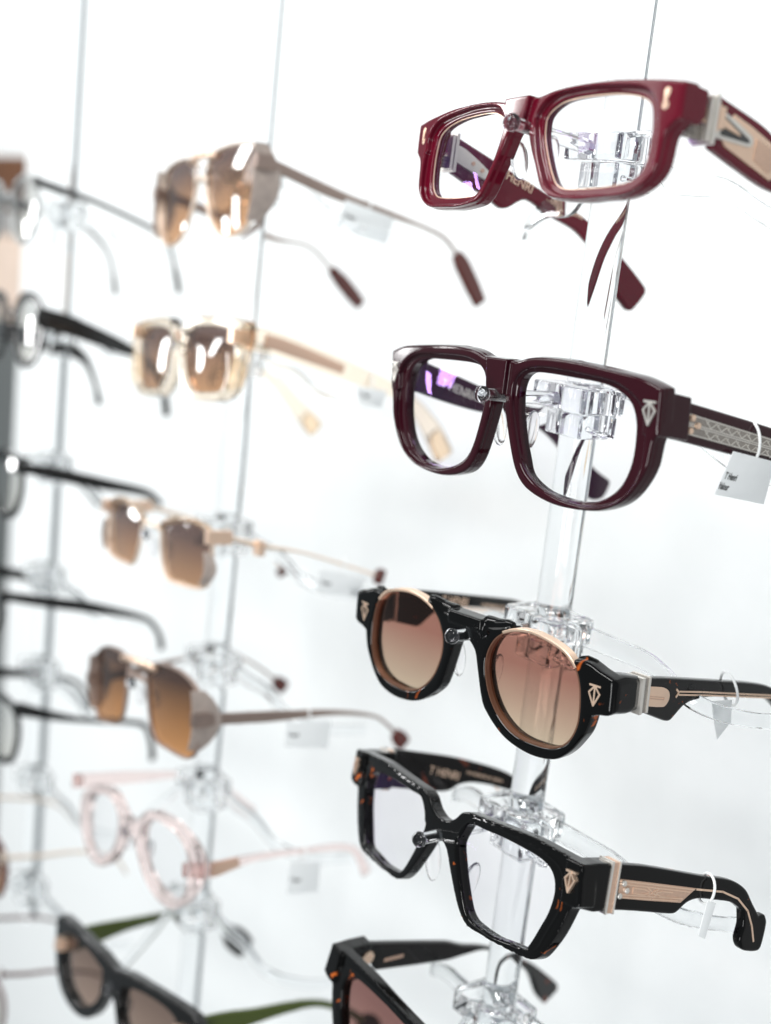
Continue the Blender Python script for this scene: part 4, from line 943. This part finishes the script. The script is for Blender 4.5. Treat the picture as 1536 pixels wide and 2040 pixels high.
bg_glasses('bronze', 'sunglasses', 'bronze navigator sunglasses with gold brow bar and side shields, above the pink glasses', 'sunglasses', G2,
           'taupe', 'bronze_lens', D['bronze']['lens'], rim=1.2, bridge_y=9, bridge_w=3, bar=(18, 20), tw=(6, 6, 3, 1.8, 1.8, 2), tmat='taupe', tip='brown_tip', tip_w=9, shield=(-18, 12, 15), tipfrac=0.85, far=[[-10, -2], [-69, 4], [-97, 4], [-115, -5], [-133, -19]])
pk = [tuple(p) for p in D['pink']['lens']]
pk_out = [(0, 11), (8, 13), (17, 20), (26, 22), (44, 20), (58, 14), (64, 8), (64, -3), (60, -10), (54, -17), (44, -22), (31, -21), (17, -13), (8, 0), (6, 4), (0, 6)]
bg_glasses('pink', 'eyeglasses', 'see-through pink crystal round eyeglasses with clear lenses, below the bronze sunglasses', 'eyeglasses', G2,
           'pinkc', 'plain_lens', pk, outline=pk_out, tw=(8, 8, 4, 3, 4, 6), tmat='pinkc', depth=5, hinge='pinkc', plate=(6, 14, 32))
gl_lens = [(11, 11), (10, 0), (16, -9), (28, -15.5), (36, -16.5), (50, -13), (59, -4), (61, 6), (57, 13), (44, 15.5), (26, 14.5)]
gl_out = [(0, 17), (14, 19.5), (35, 20.5), (55, 21), (70, 20), (75, 15), (72, 4), (66, -9), (54, -18.5), (36, -22), (20, -19), (10, -10), (5, 0), (0, 2)]
POSE['green'] = ([-0.20476, -0.08087, 0.95036], [[0.98842, -0.12727, 0.08263], [0.10018, 0.13834, -0.98531], [0.11397, 0.98217, 0.14948]])
bg_glasses('green', 'sunglasses', 'thick black sunglasses with olive green temples, at the bottom left', 'sunglasses', G2,
           'plain_black', 'grey_lens', gl_lens, outline=gl_out, tw=(13, 12, 7, 4, 4, 5, 9), tmat='green', depth=6, hinge='gold', tip='plain_black', tip_w=15, tipfrac=0.80,
           near=[[-10, 8.4], [-40.5, 9.2], [-86, 9.7], [-116, -1.6], [-134, -16]], far=[[-10, 6], [-24, 8.4], [-46, 11.5], [-80.7, 13.5], [-103.4, 8.6], [-120.7, -4], [-135, -15.7]])
for key, lab, dr in (('aviator', 'blurred clear clip behind the champagne aviator sunglasses', 6), ('crystal', 'blurred clear clip behind the peach crystal sunglasses', 5),
                     ('brow', 'blurred clear clip behind the browline sunglasses', 4), ('bronze', 'blurred clear clip behind the bronze navigator sunglasses', 4),
                     ('pink', 'blurred clear clip behind the pink crystal eyeglasses', 4), ('green', 'blurred clear clip behind the olive-templed black sunglasses', 4)):
    D_PEG[key] = (0.5, 6.0, 4.0)
    holder(2, POSE[key][0][2] + 0.004, key, lab, dr)

for o_ in [o for o in COL.objects if o.get('label', '').startswith('browline')]:
    finish('hinge_cap', boxvf(60.5, 66.5, 5.0, 12.5, -31, -27.5), M['gold'], o_, bend=False)
G3 = 'strongly blurred glasses on the far rod'
base_l = [(12, 12), (20, 17), (38, 18), (54, 14), (59, 4), (57, -8), (50, -17), (36, -20), (22, -17), (14, -8), (11, 2)]
rnd = [(13, 10), (20, 17), (33, 20), (46, 17), (54, 8), (55, -3), (50, -14), (38, -21), (26, -19), (16, -10), (12, 0)]
def outl(l, w, by):
    c = offset(l if area2(l) > 0 else l[::-1], w)
    return c
def c3(key, label, name, cat, lp, front, lensm, rim, tw, tmat, tip=None, tipw=5, out=None, far=None, near=None, hinge=None):
    bg_glasses(key, name, label, cat, G3, front, lensm, lp, outline=out, rim=rim, bridge_y=10, bridge_w=3, tw=tw, tmat=tmat, tip=tip, tip_w=tipw, far=far, near=near, hinge=hinge, padm=False)
thick = lambda w: [(0, 14), (8, 15), (17, 21), (38, 22), (57, 19), (66, 14), (66, 2), (62, -10), (53, -21), (36, -24.5), (20, -21), (10, -9), (6, 2), (0, 7)]
c3('c3a', 'thin gunmetal round sunglasses with pale mirrored lens at the upper left edge', 'sunglasses', 'sunglasses', rnd, 'greypl', 'pale_lens', 3.0, (6, 6, 4, 4, 3, 3, 5), 'darkmetal', 'darkmetal', 4)
c3('c3b', 'black round glasses with shiny lens and thick black temple, left edge', 'sunglasses', 'sunglasses', rnd, 'plain_black', 'pale_lens', 5.5, (14, 14, 10, 5, 4, 6), 'plain_black', 'plain_black', 5)
c3('c3c', 'dark-rimmed glasses whose black temple ends at the browline sunglasses', 'eyeglasses', 'eyeglasses', base_l, 'plain_black', 'pale_lens', 4.5, (7, 9, 9, 6, 4), 'plain_black', far=[[-10, 10], [-60, 0], [-90, -10], [-108, -30]])
c3('c3d', 'thin black glasses at the left edge, above the bronze sunglasses temple', 'eyeglasses', 'eyeglasses', base_l, 'darkmetal', 'pale_lens', 2.6, (6, 8, 8, 4, 4, 5), 'plain_black', far=[[-10, 12], [-60, 3], [-92, -8], [-108, -26]])
c3('c3e', 'dark metal glasses at the left edge, behind the bronze sunglasses', 'eyeglasses', 'eyeglasses', base_l, 'plain_black', 'pale_lens', 4.5, (10, 7, 4, 4, 4, 5), 'plain_black', far=[[-10, 12], [-60, 6], [-90, -2], [-104, -24]])
c3('c3f', 'tan brown glasses with thin beige temple, left of the pink eyeglasses', 'eyeglasses', 'eyeglasses', base_l, 'brown_tip', 'amber_lens', 2.6, (3, 3, 2.5, 2, 2), 'champ', far=[[-10, 10], [-60, 3], [-84, -6], [-98, -22]], hinge='champ')
c3('c3g', 'rosy thin metal glasses at the bottom left corner', 'eyeglasses', 'eyeglasses', base_l, 'brown_tip', 'pale_lens', 1.4, (3, 3, 2.5, 2, 2), 'brown_tip', far=[[-10, 12], [-60, 6], [-84, -2], [-98, -18]])
for key, lab in (('c3a', 'faint clear clip behind the gunmetal round sunglasses'), ('c3b', 'faint clear clip behind the black round glasses at the left edge'), ('c3c', 'faint clear clip under the third black temple from the top left'),
                 ('c3d', 'faint clear clip under the fourth black temple from the top left'), ('c3e', 'faint clear clip behind the dark metal glasses'),
                 ('c3f', 'faint clear clip behind the tan brown glasses'), ('c3g', 'faint clear clip in the bottom left corner')):
    holder(3, POSE[key][0][2] + 0.004, None, lab, 6, detail=False)

# ---------------------------------------------------------------- tags
price_tag('maroon', 71.6, 'white price tag lettered T Henri Valour under the oxblood temple', (6.5, 0))
price_tag('round', 69.0, 'small pale tag seen edge-on under the round sunglasses temple', (6.0, 0), text=False)
price_tag('square', 79.0, 'small clear-edged tag hanging edge-on from the chunky black temple', (7.0, 0), text=False)
price_tag('aviator', 65.0, 'blurred white tag on the champagne aviator temple', (4, 0))
price_tag('crystal', 65.5, 'blurred white tag at the end of the peach crystal temple', (5, 0))
price_tag('brow', 63.5, 'blurred grey-white tag under the browline sunglasses temple', (4, 0))
price_tag('bronze', 66.5, 'blurred white tag hanging from the bronze sunglasses temple', (4, 0))
price_tag('pink', 60.5, 'blurred grey-white tag under the pink eyeglasses temple', (5, 0))

# ---------------------------------------------------------------- things at the far left edge
def box_thing(name, x0, x1, y0, y1, z0, z1, mat, label, cat):
    v, f = boxvf(x0, x1, y0, y1, z0, z1)
    o = finish(name, ([(a * 1000, b * 1000, c * 1000) for a, b, c in v], f), mat, None, bend=False)
    bm = bmesh.new(); bm.from_mesh(o.data); bmesh.ops.bevel(bm, geom=bm.edges[:], offset=0.006, segments=2, affect='EDGES'); bm.to_mesh(o.data); bm.free()
    return tag(o, label, cat)

box_thing('cabinet', -1.9, -1.262, 0.27, 0.31, -0.2, 1.19, P('grey_cabinet_laminate', (0.10, 0.11, 0.11), 0.5, noise=0.08, scale=6), 'blurred dark grey cabinet at the left edge, below the basket', 'cabinet')
box_thing('storage_basket', -1.9, -1.264, 0.262, 0.32, 1.191, 1.31, P('beige_wicker', (0.62, 0.50, 0.42), 0.7, noise=0.15, scale=30), 'blurred beige basket standing on the grey cabinet at the left edge', 'basket')
box_thing('wooden_box', -1.9, -1.262, 0.262, 0.32, 1.345, 1.42, P('brown_wood', (0.11, 0.04, 0.012), 0.5, noise=0.3, scale=15), 'blurred brown wooden box above the beige basket at the left edge', 'box')
